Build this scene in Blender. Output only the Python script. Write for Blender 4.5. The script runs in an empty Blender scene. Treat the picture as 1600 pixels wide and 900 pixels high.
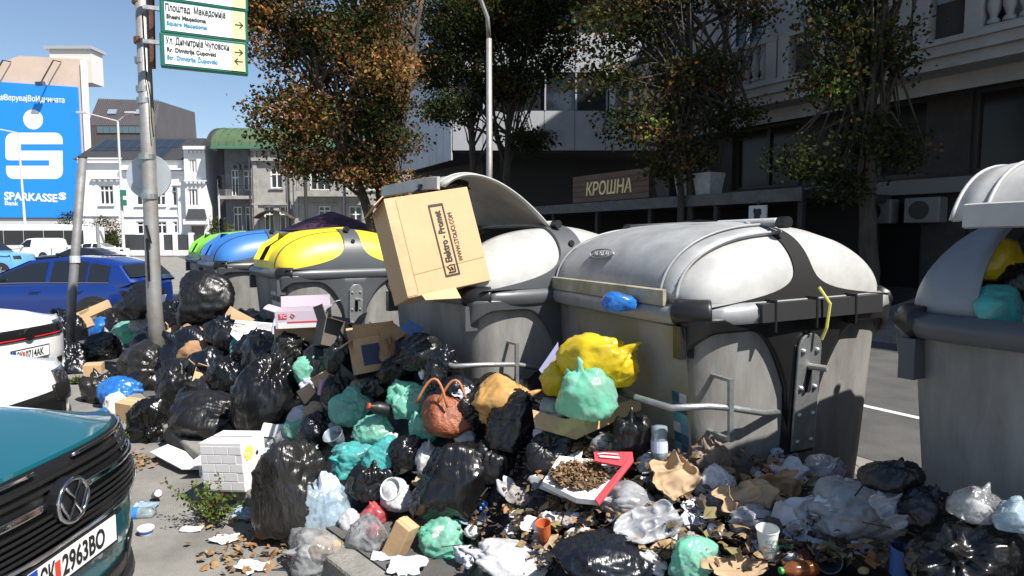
import bpy, bmesh, math, random
import numpy as np
from mathutils import Vector, Matrix
R = math.radians
scene = bpy.context.scene
COL = scene.collection
random.seed(7)
# ---------------------------------------------------------------- camera, sky, sun
EYE, PITCH, FPX = 1.85, R(4.5), 1000.0
cd = bpy.data.cameras.new('camera'); cam = bpy.data.objects.new('camera', cd); COL.objects.link(cam)
cam.location = (0, 0, EYE); cam.rotation_euler = (R(90) - PITCH, 0, 0)
cd.sensor_width = 36; cd.lens = 36 * FPX / 1600; cd.clip_start = 0.05; cd.clip_end = 3000
scene.camera = cam
SUN_EL, SUN_AZ = R(52), math.atan2(.76, -.65)          # azimuth from +Y towards +X
world = bpy.data.worlds.new('World'); scene.world = world; world.use_nodes = True
wn = world.node_tree; wn.nodes.clear()
wo = wn.nodes.new('ShaderNodeOutputWorld'); wb = wn.nodes.new('ShaderNodeBackground'); ws = wn.nodes.new('ShaderNodeTexSky')
ws.sky_type = 'NISHITA'; ws.sun_disc = False; ws.sun_elevation = SUN_EL; ws.sun_rotation = SUN_AZ
ws.air_density = 1.0; ws.dust_density = 0.7; ws.ozone_density = 1.6; ws.altitude = 300
wb.inputs['Strength'].default_value = 0.078
wn.links.new(ws.outputs[0], wb.inputs[0]); wn.links.new(wb.outputs[0], wo.inputs[0])
sl = bpy.data.lights.new('sun', 'SUN'); sl.energy = 5.0; sl.angle = R(0.53); sl.color = (1, .95, .87)
sun = bpy.data.objects.new('sun', sl); COL.objects.link(sun)
sdir = Vector((math.sin(SUN_AZ) * math.cos(SUN_EL), math.cos(SUN_AZ) * math.cos(SUN_EL), math.sin(SUN_EL)))
sun.rotation_euler = sdir.to_track_quat('Z', 'Y').to_euler(); sun.location = (30, -20, 40)
vs = scene.view_settings
vs.view_transform = 'Standard'; vs.look = 'None'; vs.exposure = 0.88; vs.gamma = 1.0; vs.use_curve_mapping = False
scene.cycles.max_bounces = 8; scene.cycles.transparent_max_bounces = 12

# ---------------------------------------------------------------- pixel helpers (photo pixel = a direction only)
def ray(px, py):
    x, y = (px - 800) / FPX, (450 - py) / FPX
    c, s = math.cos(PITCH), math.sin(PITCH)
    return Vector((x, c + y * s, -s + y * c))
def at(px, py, Y):
    d = ray(px, py); t = Y / d.y
    return Vector((d.x * t, Y, EYE + d.z * t))
def gnd(px, py, z=0.0):
    d = ray(px, py); t = (z - EYE) / d.z
    return Vector((d.x * t, d.y * t, z))
def hx(h, k=1.0):
    h = h.lstrip('#'); o = []
    for i in (0, 2, 4):
        c = int(h[i:i + 2], 16) / 255
        o.append(k * (c / 12.92 if c < .04045 else ((c + .055) / 1.055) ** 2.4))
    return tuple(o)
# ---------------------------------------------------------------- numpy noise
def _h(i, j, k, s):
    n = (i.astype(np.int64) * 374761393 + j.astype(np.int64) * 668265263 + k.astype(np.int64) * 2147483647 + s * 974634777) & 0xffffffff
    n = ((n ^ (n >> 13)) * 1274126177) & 0xffffffff
    n = (n ^ (n >> 16)) & 0xffffff
    return n / float(0xffffff)
def vn(p, s=0):
    p = np.asarray(p, float); i = np.floor(p).astype(np.int64); f = p - i; f = f * f * f * (f * (f * 6 - 15) + 10)
    x, y, z = i[:, 0], i[:, 1], i[:, 2]; r = 0
    for a in (0, 1):
        for b in (0, 1):
            for c in (0, 1):
                w = (f[:, 0] if a else 1 - f[:, 0]) * (f[:, 1] if b else 1 - f[:, 1]) * (f[:, 2] if c else 1 - f[:, 2])
                r = r + w * _h(x + a, y + b, z + c, s)
    return r
def fbm(p, o=3, s=0):
    r, a, t = 0, 1, 0
    for k in range(o):
        r = r + a * vn(p * 2 ** k + 17.3 * k, s + k); t += a; a *= .5
    return r / t
def rdg(p, s=0):
    return 1 - np.abs(2 * vn(p, s) - 1)
# ---------------------------------------------------------------- materials
MATS = {}
def mat(name, col, rough=.6, metal=0, var=0, vscale=4, col2=None, bump=0, bscale=30, spec=.5, coat=0, trans=0, alpha=1, emit=None, stretch=None, detail=5, sub=0):
    if name in MATS: return MATS[name]
    m = bpy.data.materials.new(name); m.use_nodes = True; MATS[name] = m
    nt = m.node_tree; N = nt.nodes; L = nt.links; b = N['Principled BSDF']
    col = tuple(col)[:3]
    b.inputs['Base Color'].default_value = (*col, 1); b.inputs['Roughness'].default_value = rough
    b.inputs['Metallic'].default_value = metal; b.inputs['Specular IOR Level'].default_value = spec
    if coat: b.inputs['Coat Weight'].default_value = coat; b.inputs['Coat Roughness'].default_value = .04
    if alpha < 1: b.inputs['Alpha'].default_value = alpha
    if trans: b.inputs['Transmission Weight'].default_value = trans
    if sub: b.inputs['Subsurface Weight'].default_value = sub; b.inputs['Subsurface Radius'].default_value = (.05, .05, .05)
    if emit: b.inputs['Emission Color'].default_value = (*col, 1); b.inputs['Emission Strength'].default_value = emit
    if var or bump:
        tc = N.new('ShaderNodeTexCoord'); src = tc.outputs['Object']
        if stretch:
            mp = N.new('ShaderNodeMapping'); mp.inputs['Scale'].default_value = stretch; L.new(src, mp.inputs[0]); src = mp.outputs[0]
    if var:
        n = N.new('ShaderNodeTexNoise'); n.inputs['Scale'].default_value = vscale; n.inputs['Detail'].default_value = detail; n.inputs['Roughness'].default_value = .65
        L.new(src, n.inputs['Vector'])
        r = N.new('ShaderNodeMapRange'); r.inputs[1].default_value = .36; r.inputs[2].default_value = .66; L.new(n.outputs[0], r.inputs[0])
        mx = N.new('ShaderNodeMix'); mx.data_type = 'RGBA'
        c2 = col2 if col2 else tuple(c * (1 - var) for c in col)
        mx.inputs[6].default_value = (*col, 1); mx.inputs[7].default_value = (*c2, 1); L.new(r.outputs[0], mx.inputs[0])
        L.new(mx.outputs[2], b.inputs['Base Color'])
        r2 = N.new('ShaderNodeMapRange'); r2.inputs[3].default_value = rough * .85; r2.inputs[4].default_value = min(1, rough * 1.2)
        L.new(n.outputs[0], r2.inputs[0]); L.new(r2.outputs[0], b.inputs['Roughness'])
    if bump:
        n2 = N.new('ShaderNodeTexNoise'); n2.inputs['Scale'].default_value = bscale; n2.inputs['Detail'].default_value = 4
        L.new(src, n2.inputs['Vector'])
        bp = N.new('ShaderNodeBump'); bp.inputs['Strength'].default_value = bump; bp.inputs['Distance'].default_value = .02
        L.new(n2.outputs[0], bp.inputs['Height']); L.new(bp.outputs[0], b.inputs['Normal'])
    return m
def film(name, col, clear=.4, rough=.25, trl=.45, bump=.35, bscale=9, tint2=None):
    """thin plastic film: lets light through, some of it straight"""
    if name in MATS: return MATS[name]
    m = bpy.data.materials.new(name); m.use_nodes = True; MATS[name] = m
    nt = m.node_tree; N = nt.nodes; L = nt.links; N.remove(N['Principled BSDF']); out = N['Material Output']
    tc = N.new('ShaderNodeTexCoord')
    d = N.new('ShaderNodeBsdfDiffuse'); t = N.new('ShaderNodeBsdfTranslucent'); g = N.new('ShaderNodeBsdfGlossy'); tr = N.new('ShaderNodeBsdfTransparent')
    g.inputs['Roughness'].default_value = rough
    nz = N.new('ShaderNodeTexNoise'); nz.inputs['Scale'].default_value = bscale; nz.inputs['Detail'].default_value = 5; L.new(tc.outputs['Object'], nz.inputs['Vector'])
    mx = N.new('ShaderNodeMix'); mx.data_type = 'RGBA'; mx.inputs[6].default_value = (*col, 1); mx.inputs[7].default_value = (*(tint2 or tuple(min(1, c * 1.25 + .03) for c in col)), 1)
    mr = N.new('ShaderNodeMapRange'); mr.inputs[1].default_value = .4; mr.inputs[2].default_value = .6; L.new(nz.outputs[0], mr.inputs[0]); L.new(mr.outputs[0], mx.inputs[0])
    for q in (d, t): L.new(mx.outputs[2], q.inputs['Color'])
    tr.inputs['Color'].default_value = (*[.5 + .5 * c for c in col], 1)
    bp = N.new('ShaderNodeBump'); bp.inputs['Strength'].default_value = bump; bp.inputs['Distance'].default_value = .03; L.new(nz.outputs[0], bp.inputs['Height'])
    for q in (d, t, g): L.new(bp.outputs[0], q.inputs['Normal'])
    def mixs(f, a, b_):
        s = N.new('ShaderNodeMixShader'); L.new(a, s.inputs[1]); L.new(b_, s.inputs[2])
        if isinstance(f, float): s.inputs[0].default_value = f
        else: L.new(f, s.inputs[0])
        return s.outputs[0]
    body = mixs(trl, d.outputs[0], t.outputs[0])
    cl = N.new('ShaderNodeMapRange'); cl.inputs[1].default_value = .35; cl.inputs[2].default_value = .65; cl.inputs[3].default_value = max(0, clear - .22); cl.inputs[4].default_value = min(1, clear + .22); L.new(nz.outputs[0], cl.inputs[0])
    body = mixs(cl.outputs[0], body, tr.outputs[0])
    fr = N.new('ShaderNodeFresnel'); fr.inputs['IOR'].default_value = 1.5; L.new(bp.outputs[0], fr.inputs['Normal'])
    L.new(mixs(fr.outputs[0], body, g.outputs[0]), out.inputs['Surface'])
    return m
# ---------------------------------------------------------------- mesh builder
class MB:
    def __init__(s): s.v = []; s.f = []; s.m = []; s.mi = 0
    def add(s, V, F):
        o = len(s.v); s.v += [tuple(p) for p in V]; s.f += [tuple(o + i for i in f) for f in F]; s.m += [s.mi] * len(F); return s
    def box(s, c, d, M=None):
        x, y, z = [q / 2 for q in d]; c = Vector(c)
        V = [Vector((a * x, b * y, e * z)) for a in (-1, 1) for b in (-1, 1) for e in (-1, 1)]
        V = [(M @ p if M else p) + c for p in V]
        return s.add(V, [(0, 1, 3, 2), (4, 6, 7, 5), (0, 4, 5, 1), (2, 3, 7, 6), (0, 2, 6, 4), (1, 5, 7, 3)])
    def bx(s, a, b):
        return s.box([(a[i] + b[i]) / 2 for i in range(3)], [abs(b[i] - a[i]) for i in range(3)])
    def loft(s, rings, closed=True, cap=True):
        n = len(rings[0]); V = [p for r in rings for p in r]; F = []
        for i in range(len(rings) - 1):
            for j in range(n if closed else n - 1):
                k = (j + 1) % n; F.append((i * n + j, i * n + k, (i + 1) * n + k, (i + 1) * n + j))
        if cap and closed:
            F.append(tuple(range(n - 1, -1, -1))); F.append(tuple((len(rings) - 1) * n + j for j in range(n)))
        return s.add(V, F)
    def tube(s, pts, r, n=8, cap=True):
        pts = [Vector(p) for p in pts]; rings = []; up = None
        for i, p in enumerate(pts):
            d = (pts[min(i + 1, len(pts) - 1)] - pts[max(i - 1, 0)]).normalized()
            if up is None: up = d.orthogonal().normalized()
            up = (up - d * up.dot(d)).normalized(); b = d.cross(up)
            rr = r[i] if isinstance(r, (list, tuple)) else r
            rings.append([p + (up * math.cos(2 * math.pi * k / n) + b * math.sin(2 * math.pi * k / n)) * rr for k in range(n)])
        return s.loft(rings, True, cap)
    def lathe(s, prof, n=16, M=None, cap=True):
        rings = [[Vector((r * math.cos(2 * math.pi * k / n), r * math.sin(2 * math.pi * k / n), z)) for k in range(n)] for r, z in prof]
        if M: rings = [[M @ p for p in q] for q in rings]
        return s.loft(rings, True, cap)
    def grid(s, P):           # P[i][j]
        a, b = len(P), len(P[0])
        return s.add([p for r in P for p in r], [(i * b + j, i * b + j + 1, (i + 1) * b + j + 1, (i + 1) * b + j) for i in range(a - 1) for j in range(b - 1)])
    def prism(s, poly, h, M=None):   # polygon in xy, extruded 0..h in z
        n = len(poly); V = [Vector((p[0], p[1], 0)) for p in poly] + [Vector((p[0], p[1], h)) for p in poly]
        if M: V = [M @ p for p in V]
        return s.add(V, [tuple(range(n - 1, -1, -1)), tuple(range(n, 2 * n))] + [(i, (i + 1) % n, n + (i + 1) % n, n + i) for i in range(n)])
    def build(s, name, material, parent=None, smooth=False, M=None, bevel=0, subsurf=0, angle=None):
        me = bpy.data.meshes.new(name); me.from_pydata(s.v, [], s.f); me.validate()
        ms = material if isinstance(material, (list, tuple)) else [material]
        for q in ms: me.materials.append(q)
        if len(ms) > 1 and len(me.polygons) == len(s.m): me.polygons.foreach_set('material_index', s.m)
        bm = bmesh.new(); bm.from_mesh(me); bmesh.ops.recalc_face_normals(bm, faces=bm.faces); bm.to_mesh(me); bm.free()
        if smooth:
            me.polygons.foreach_set('use_smooth', [True] * len(me.polygons))
            if angle: me.set_sharp_from_angle(angle=R(angle))
        o = bpy.data.objects.new(name, me); COL.objects.link(o)
        if parent: o.parent = parent
        if M: o.matrix_local = M
        if bevel:
            q = o.modifiers.new('bevel', 'BEVEL'); q.width = bevel; q.segments = 2; q.limit_method = 'ANGLE'
        if subsurf:
            q = o.modifiers.new('sub', 'SUBSURF'); q.levels = q.render_levels = subsurf
        return o
def tag(o, label=None, cat=None, group=None, kind=None):
    if label: o['label'] = label
    if cat: o['category'] = cat
    if group: o['group'] = group
    if kind: o['kind'] = kind
    return o
def thing(name, label, cat, loc=(0, 0, 0), rotz=0, group=None, rot=None):
    o = bpy.data.objects.new(name, None); COL.objects.link(o); o.empty_display_size = .1
    o.location = loc; o.rotation_euler = rot if rot else (0, 0, rotz)
    return tag(o, label, cat, group)
def dup(o, parent=None):
    c = o.copy(); COL.objects.link(c); c.parent = parent
    for ch in o.children: dup(ch, c)
    return c
def text(s, size, material, parent, M, name='lettering', xs=1.0, depth=.002, align='LEFT', shear=0, bold=0):
    cu = bpy.data.curves.new('t', 'FONT'); cu.body = s; cu.size = size; cu.align_x = align; cu.extrude = depth; cu.shear = shear; cu.offset = bold
    cu.resolution_u = 3
    t = bpy.data.objects.new('t', cu); COL.objects.link(t); bpy.context.view_layer.update()
    me = bpy.data.meshes.new_from_object(t.evaluated_get(bpy.context.evaluated_depsgraph_get()))
    bpy.data.objects.remove(t); bpy.data.curves.remove(cu)
    me.materials.clear(); me.materials.append(material)
    me.transform(Matrix.Diagonal((xs, 1, 1, 1)))
    o = bpy.data.objects.new(name, me); COL.objects.link(o); o.parent = parent; o.matrix_local = M
    return o
def frame(o, x, y):            # matrix: origin o, local x, y axes -> z = x cross y
    x = Vector(x).normalized(); y = Vector(y); y = (y - x * y.dot(x)).normalized(); z = x.cross(y)
    return Matrix(((x.x, y.x, z.x, o[0]), (x.y, y.y, z.y, o[1]), (x.z, y.z, z.z, o[2]), (0, 0, 0, 1)))
# ---------------------------------------------------------------- common materials
def paint(name, c, rough=.35, coat=.6): return mat(name, c, rough, 0, .12, 3, coat=coat)
ASPH = mat('asphalt', (.085, .083, .08), .9, var=.45, vscale=1.2, bump=.5, bscale=120, detail=9)
ASPH2 = mat('parking_asphalt', (.24, .23, .212), .92, var=.38, vscale=2.2, bump=.6, bscale=140, detail=9)
CONC = mat('kerb_concrete', (.23, .22, .2), .9, var=.4, vscale=5, bump=.5, bscale=60)
PAVE = mat('pavement', (.2, .19, .18), .9, var=.35, vscale=2, bump=.3, bscale=60)
WHITE = mat('white_render', (.74, .74, .75), .8, var=.08, vscale=1)
CREAM = mat('cream_frame', (.72, .72, .7), .5)
DGLASS = mat('dark_glass', (.018, .022, .027), .06, spec=.7)
BLACKM = mat('black_plastic', (.012, .012, .013), .4, var=.3, vscale=8)
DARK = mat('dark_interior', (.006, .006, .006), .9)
GALV = mat('galvanised_steel', (.42, .44, .45), .42, .75, .35, 14, bump=.1, bscale=60)
STEEL = mat('pole_steel', (.36, .37, .38), .5, .55, .3, 6, col2=(.3, .27, .23), bump=.1)
CHROME = mat('chrome', (.6, .6, .62), .12, 1)
RUST = mat('rust', (.16, .07, .035), .8, var=.5, vscale=12)
RUBBER = mat('rubber', (.015, .015, .015), .75)
BARK = mat('bark', (.06, .048, .036), .95, var=.5, vscale=9, bump=1, bscale=25, stretch=(1, 1, .25))
LGREY = mat('light_grey_paint', (.5, .5, .5), .6, var=.1)
BLK = mat('print_black', (.012, .012, .014), .6)
UD, VD = Vector((-.53, .848, 0)), Vector((.848, .53, 0))      # street direction, across it
WD, PD = Vector((-.674, .739, 0)), Vector((.739, .674, 0))    # bin island direction, across it
def uv(u, v, z=0): return UD * u + VD * v + Vector((0, 0, z))
def wp(w, p, z=0): return WD * w + PD * p + Vector((0, 0, z))
def to_wp(X, Y):
    det = WD.x * PD.y - WD.y * PD.x
    return (X * PD.y - Y * PD.x) / det, (WD.x * Y - WD.y * X) / det
# ================================================================ setting
def struct(name, mb, m, **k): return tag(mb.build(name, m, **k), kind='structure')
struct('ground', MB().add([(-700, -300, 0), (700, -300, 0), (700, 900, 0), (-700, 900, 0)], [(0, 1, 2, 3)]), ASPH2)
def strip(v0, v1, z, u0, u1): return MB().add([uv(u0, v0, z), uv(u1, v0, z), uv(u1, v1, z), uv(u0, v1, z)], [(0, 1, 2, 3)])
struct('road', strip(5.3, 11.5, .004, -60, 70), ASPH)
mk = mat('road_paint', (.62, .62, .6), .7, var=.3, vscale=12)
struct('edge_line', strip(6.9, 7.0, .008, -30, 60), mk)
struct('far_kerb', MB().loft([[uv(u, 11.5), uv(u, 11.7), uv(u, 11.7, .14), uv(u, 11.5, .14)] for u in (-60, 60)]), CONC)
struct('far_pavement', MB().loft([[uv(u, 11.7), uv(u, 24), uv(u, 24, .13), uv(u, 11.7, .13)] for u in (-60, 60)]), PAVE)
struct('crossing_pavement', MB().bx((-75, 61.2, 0), (-18, 68, .13)), PAVE)
isl = struct('bin_island', MB().loft([[wp(w, 1.66), wp(w, 4.9), wp(w, 4.9, .14), wp(w, 1.66, .14)] for w in (-4, 13)]),
             mat('island_tarmac', (.105, .1, .095), .93, var=.4, vscale=3, bump=.5, bscale=110, detail=8))
kb = MB().bx((-.49, -.08, 0), (.49, .08, .145)); k0 = None
for k in range(15):
    M = frame(wp(-3.2 + k * 1.0, 1.575) + Vector((0, 0, random.uniform(-.006, .006))), WD, -PD)
    M = Matrix.Translation(M.translation) @ Matrix.Rotation(math.atan2(WD.y, WD.x) + random.uniform(-.006, .006), 4, 'Z')
    if k0 is None: k0 = kb.build('kerb_stone', CONC, isl, M=M, bevel=.018)
    else:
        c = k0.copy(); COL.objects.link(c); c.matrix_local = M
# ---------------------------------------------------------------- building helpers (local: faces -y, x to the right)
def facade(mb, x0, x1, z0, z1, holes, dep=.22, y=0):
    xs = sorted({x0, x1, *[h[0] for h in holes], *[h[1] for h in holes]}); zs = sorted({z0, z1, *[h[2] for h in holes], *[h[3] for h in holes]})
    for i in range(len(xs) - 1):
        for j in range(len(zs) - 1):
            cx, cz = (xs[i] + xs[i + 1]) / 2, (zs[j] + zs[j + 1]) / 2
            if any(h[0] < cx < h[1] and h[2] < cz < h[3] for h in holes): continue
            mb.add([(xs[i], y, zs[j]), (xs[i + 1], y, zs[j]), (xs[i + 1], y, zs[j + 1]), (xs[i], y, zs[j + 1])], [(0, 1, 2, 3)])
    for a, b, c, d in holes:
        q = [(a, c), (b, c), (b, d), (a, d)]
        for k in range(4):
            (xa, za), (xb, zb) = q[k], q[(k + 1) % 4]
            mb.add([(xa, y, za), (xb, y, zb), (xb, y + dep, zb), (xa, y + dep, za)], [(0, 1, 2, 3)])
    return mb
def shell(mb, x0, x1, z0, z1, y0, y1):      # sides, back and top behind a facade
    mb.add([(x0, y0, z0), (x0, y1, z0), (x0, y1, z1), (x0, y0, z1)], [(0, 1, 2, 3)])
    mb.add([(x1, y0, z0), (x1, y1, z0), (x1, y1, z1), (x1, y0, z1)], [(0, 1, 2, 3)])
    mb.add([(x0, y1, z0), (x1, y1, z0), (x1, y1, z1), (x0, y1, z1)], [(0, 1, 2, 3)])
    mb.add([(x0, y0, z1), (x1, y0, z1), (x1, y1, z1), (x0, y1, z1)], [(0, 1, 2, 3)])
    return mb
def window(par, h, y=0, dep=.2, nx=2, nz=1, fm=None, gm=None, t=.07, tr=None, sill=None):
    a, b, c, d = h; fm = fm or CREAM; gm = gm or DGLASS
    m = MB()
    m.bx((a, y + dep * .5, c), (a + t, y + dep, d)); m.bx((b - t, y + dep * .5, c), (b, y + dep, d))
    m.bx((a + t, y + dep * .5, c), (b - t, y + dep, c + t)); m.bx((a + t, y + dep * .5, d - t), (b - t, y + dep, d))
    for k in range(1, nx):
        x = a + (b - a) * k / nx; m.bx((x - t * .5, y + dep * .55, c + t), (x + t * .5, y + dep * .98, d - t))
    zt = [c + (d - c) * tr] if tr else [c + (d - c) * k / nz for k in range(1, nz)]
    for z in zt: m.bx((a + t, y + dep * .6, z - t * .5), (b - t, y + dep * .97, z + t * .5))
    w = m.build('window', fm, par)
    MB().add([(a, y + dep * .85, c), (b, y + dep * .85, c), (b, y + dep * .85, d), (a, y + dep * .85, d)], [(0, 1, 2, 3)]).build('pane', gm, w)
    if sill: MB().bx((a - .12, y - .14, c - .14), (b + .12, y + .05, c - .01)).build('sill', sill, w)
    return w
# ---------------------------------------------------------------- white house
def lay(X0, Y):
    def h(px0, py0, px1, py1):      # pixel box -> local x0,x1,z0,z1
        my = min((py0 + py1) / 2 if py0 and py1 else max(py0, py1), 330) if (py0 or py1) else 300
        return (at(px0, my, Y).x - X0, at(px1, my, Y).x - X0, max(0, at(800, py1, Y).z), at(800, py0, Y).z)
    return h
X0 = -37.6; B = thing('white_house', 'white rendered two storey house with dark tiled roof and solar panels', 'house', (X0, 66, 0)); h = lay(X0, 66)
TILE = mat('dark_roof_tile', (.035, .037, .042), .65, var=.4, vscale=3, bump=.8, bscale=14, stretch=(1, 6, 6))
W = [h(155, 289, 177, 320), h(212, 300, 232, 321), h(243, 300, 258, 321), h(268, 290, 276, 322), h(212, 346, 232, 366), h(243, 346, 259, 366), h(269, 346, 276, 365)]
m = MB(); a = h(126, 250, 299, 410); facade(m, a[0], a[1], 0, a[3], W); shell(m, a[0], a[1], 0, a[3], 0, 11); m.build('wall', WHITE, B)
for i, q in enumerate(W): window(B, q, nx=3 if i in (0,) else 2 if q[1] - q[0] > .7 else 1, tr=.72, t=.12, fm=WHITE, sill=WHITE)
for (p0, y0, p1, y1, pr) in [(124, 247, 192, 255, .35), (190, 259, 300, 266, .45), (192, 268, 298, 272, .25), (274, 285, 299, 290, .3), (124, 336, 186, 338, .12), (190, 337, 280, 339, .12), (144, 277, 192, 280, .3)]:
    q = h(p0, y0, p1, y1); MB().bx((q[0], -pr, q[2]), (q[1], .02, q[3])).build('cornice', WHITE, B)
for k in range(5):
    q = h(147 + k * 9, 280, 151 + k * 9, 283.5); MB().bx((q[0], -.22, q[2]), (q[1], .02, q[3] - .01)).build('corbel', WHITE, B)
q = h(280, 290, 298, 366); MB().bx((q[0], -.18, 0), (q[1], .02, q[3])).build('pilaster', WHITE, B)
za = h(0, 250, 0, 250)[2]; zb = h(0, 206, 0, 206)[2]
rf = MB().add([(a[0] - .3, -.4, za), (a[1] + .5, -.4, za), (a[1] - .3, 4.2, zb), (a[0] + .2, 4.2, zb), (a[0] - .3, 11.2, za), (a[1] + .5, 11.2, za), (a[1] - .3, 7, zb), (a[0] + .2, 7, zb)],
              [(0, 1, 2, 3), (4, 7, 6, 5), (3, 2, 6, 7), (0, 3, 7, 4), (1, 5, 6, 2), (0, 4, 5, 1)]).build('roof', TILE, B)
SOL = mat('solar_cell', (.02, .028, .045), .16, spec=.7); SOLF = mat('solar_frame', (.1, .11, .12), .4, .6)
sl_ = (Vector((0, 4.6, zb - za))).normalized(); nn = Vector((0, -sl_.z, sl_.y)); Ls = math.hypot(4.6, zb - za)
def on_roof(x, s, o=0): return Vector((x, -.4, za)) + sl_ * s + nn * o
k = 0
for r_, (s0, s1, xa, xb) in enumerate([(.52 * Ls, .92 * Ls, a[0] + .5, a[1] - 1.2), (.10 * Ls, .49 * Ls, a[0] + 6.6, a[1] - 2.4), (.38 * Ls, .5 * Ls, a[0] + .5, a[0] + 6.4)]):
    n = max(1, int((xb - xa) / 1.1))
    for i in range(n):
        x = xa + i * 1.1; c = [on_roof(x, s0, .06), on_roof(x + 1.04, s0, .06), on_roof(x + 1.04, s1, .06), on_roof(x, s1, .06)]
        p = MB().loft([[v - nn * .05 for v in c], c]).build('solar_panel', SOLF, rf)
        i_ = [on_roof(x + .05, s0 + .05, .064), on_roof(x + .99, s0 + .05, .064), on_roof(x + .99, s1 - .05, .064), on_roof(x + .05, s1 - .05, .064)]
        MB().add(i_, [(0, 1, 2, 3)]).build('cells', SOL, rf)
q = h(301, 205, 320, 222); MB().bx((q[0], 4.5, q[2] - 3), (q[1], 5.6, q[3])).build('chimney', TILE, rf)
bw = [h(301, 250, 314, 272), h(300, 296, 316, 323), h(304, 353, 325, 372)]
q = h(297, 232, 330, 410); m = MB(); facade(m, q[0], q[1], 0, q[3], bw, y=-.9); shell(m, q[0], q[1], 0, q[3], -.9, 8); m.build('bay_wall', WHITE, B)
for i in (0, 1): window(B, bw[i], y=-.9, nx=3, fm=WHITE, t=.14)
MB().bx((bw[2][0], -.72, 0), (bw[2][1], -.68, bw[2][3])).build('portal', mat('brown_stone', (.22, .18, .15), .8), B)
for y0, y1, pr in [(231, 236, .45), (343, 351, .5), (283, 285, .25)]:
    c = h(296, y0, 331, y1); MB().bx((c[0], -.9 - pr, c[2]), (c[1], -.88, c[3])).build('cornice', WHITE, B)
for yy in (238, 284.5):
    for k in range(5):
        c = h(299 + k * 6.4, yy, 302.5 + k * 6.4, yy + 3.5); MB().bx((c[0], -1.15, c[2]), (c[1], -.88, c[3])).build('corbel', WHITE, B)
c = h(301, 327, 331, 343); MB().add([(c[0], -1.5, c[2]), (c[1] + .2, -1.5, c[2]), (c[1] - .3, -.91, c[3]), (c[0], -.91, c[3])], [(0, 1, 2, 3)]).build('skirt_roof', TILE, B)
# fence in front of it
X0 = -36; Y = 62.5; Fn = thing('garden_fence', 'dark metal panel fence with white piers before the white house', 'fence', (X0, Y, 0)); h = lay(X0, Y)
FPAN = mat('fence_panel', (.05, .053, .06), .5, var=.2)
b = h(143, 396, 362, 410); MB().bx((b[0], -.12, 0), (b[1], .12, .62)).build('base_wall', WHITE, Fn)
pr = [143, 182, 224, 246, 268, 293, 318, 341, 360]
for i, p in enumerate(pr):
    x = h(p, 0, p, 0)[0]; MB().bx((x, -.2, 0), (x + .42, .2, 2.32)).build('pier', WHITE, Fn, bevel=.02)
    if i < len(pr) - 1:
        x1 = h(pr[i + 1], 0, 0, 0)[0]; z0 = .63
        MB().bx((x + .44, -.04, z0), (x1 - .02, .04, 2.15)).build('panel', FPAN, Fn)
# ---------------------------------------------------------------- grey old building
X0 = -19; B = thing('grey_old_building', 'old grey plaster building with green metal mansard roof and balconies', 'building', (X0, 64, 0)); h = lay(X0, 64)
PLA = mat('grey_plaster', (.36, .345, .32), .9, var=.32, vscale=1.1, bump=.25, bscale=12, detail=8)
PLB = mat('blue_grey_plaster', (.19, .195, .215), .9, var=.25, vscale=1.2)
GRN = mat('green_roof', (.075, .125, .06), .55, var=.25, vscale=1.5); GRN2 = mat('green_gutter', (.06, .17, .11), .5)
W = [h(422, 262, 441, 294), h(484, 265, 516, 297), h(540, 265, 560, 297), h(575, 265, 595, 297), h(412, 322, 428, 362), h(436, 322, 454, 362), h(497, 322, 516, 345), h(545, 322, 565, 362)]
a = h(394, 232, 690, 410); m = MB(); facade(m, a[0], a[1], 0, a[3], W, .3); shell(m, a[0], a[1], 0, a[3], 0, 10); m.build('wall', PLA, B)
for i, q in enumerate(W): window(B, q, dep=.3, nx=2 if q[1] - q[0] < 1.7 else 3, tr=.68, t=.11, sill=PLA if i < 4 else None)
for p0, y0, p1, y1, d_ in [(394, 247, 690, 252, .35), (394, 318, 690, 320.5, .15), (394, 232, 690, 236, .5)]:
    q = h(p0, y0, p1, y1); MB().bx((q[0], -d_, q[2]), (q[1], .02, q[3])).build('cornice', PLA, B)
for k in range(26):
    q = h(398 + k * 11, 236.5, 401 + k * 11, 246.5); MB().bx((q[0], -.24, q[2]), (q[1], .02, q[3])).build('frieze_bracket', PLA, B)
for p in (397, 449, 460, 528, 566):
    q = h(p, 253, p + 6, 360); MB().bx((q[0], -.14, q[2]), (q[1], .02, q[3])).build('pilaster', PLA, B)
DP = mat('drain_pipe', (.03, .03, .03), .5)
for p in (392.5, 453):
    q = h(p, 236, p, 400); MB().tube([(q[0], -.2, .1), (q[0], -.2, q[3])], .08).build('drain_pipe', DP, B)
W2 = [h(352, 263, 364, 305), h(371, 264, 387, 296), h(355, 322, 369, 362), h(374, 322, 388, 362)]
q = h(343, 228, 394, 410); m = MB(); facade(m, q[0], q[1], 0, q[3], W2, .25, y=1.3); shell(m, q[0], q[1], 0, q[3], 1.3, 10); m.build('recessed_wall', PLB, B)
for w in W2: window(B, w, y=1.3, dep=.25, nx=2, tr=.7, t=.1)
q = h(345, 306, 393, 311); MB().bx((q[0], -.2, q[2]), (q[1], 1.29, q[3])).build('balcony_slab', PLA, B)
RAIL = mat('iron_rail', (.02, .02, .022), .5)
m = MB(); z0, z1 = q[3], q[3] + 1
for k in range(22): x = q[0] + (q[1] - q[0]) * k / 21; m.bx((x - .015, -.17, z0), (x + .015, -.14, z1))
m.bx((q[0], -.19, z1), (q[1], -.12, z1 + .05)); m.build('balcony_rail', RAIL, B)
q = h(470, 300, 566, 308); MB().bx((q[0], -1.2, q[2]), (q[1], -.01, q[3])).build('balcony_slab', PLA, B)
m = MB()
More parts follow.
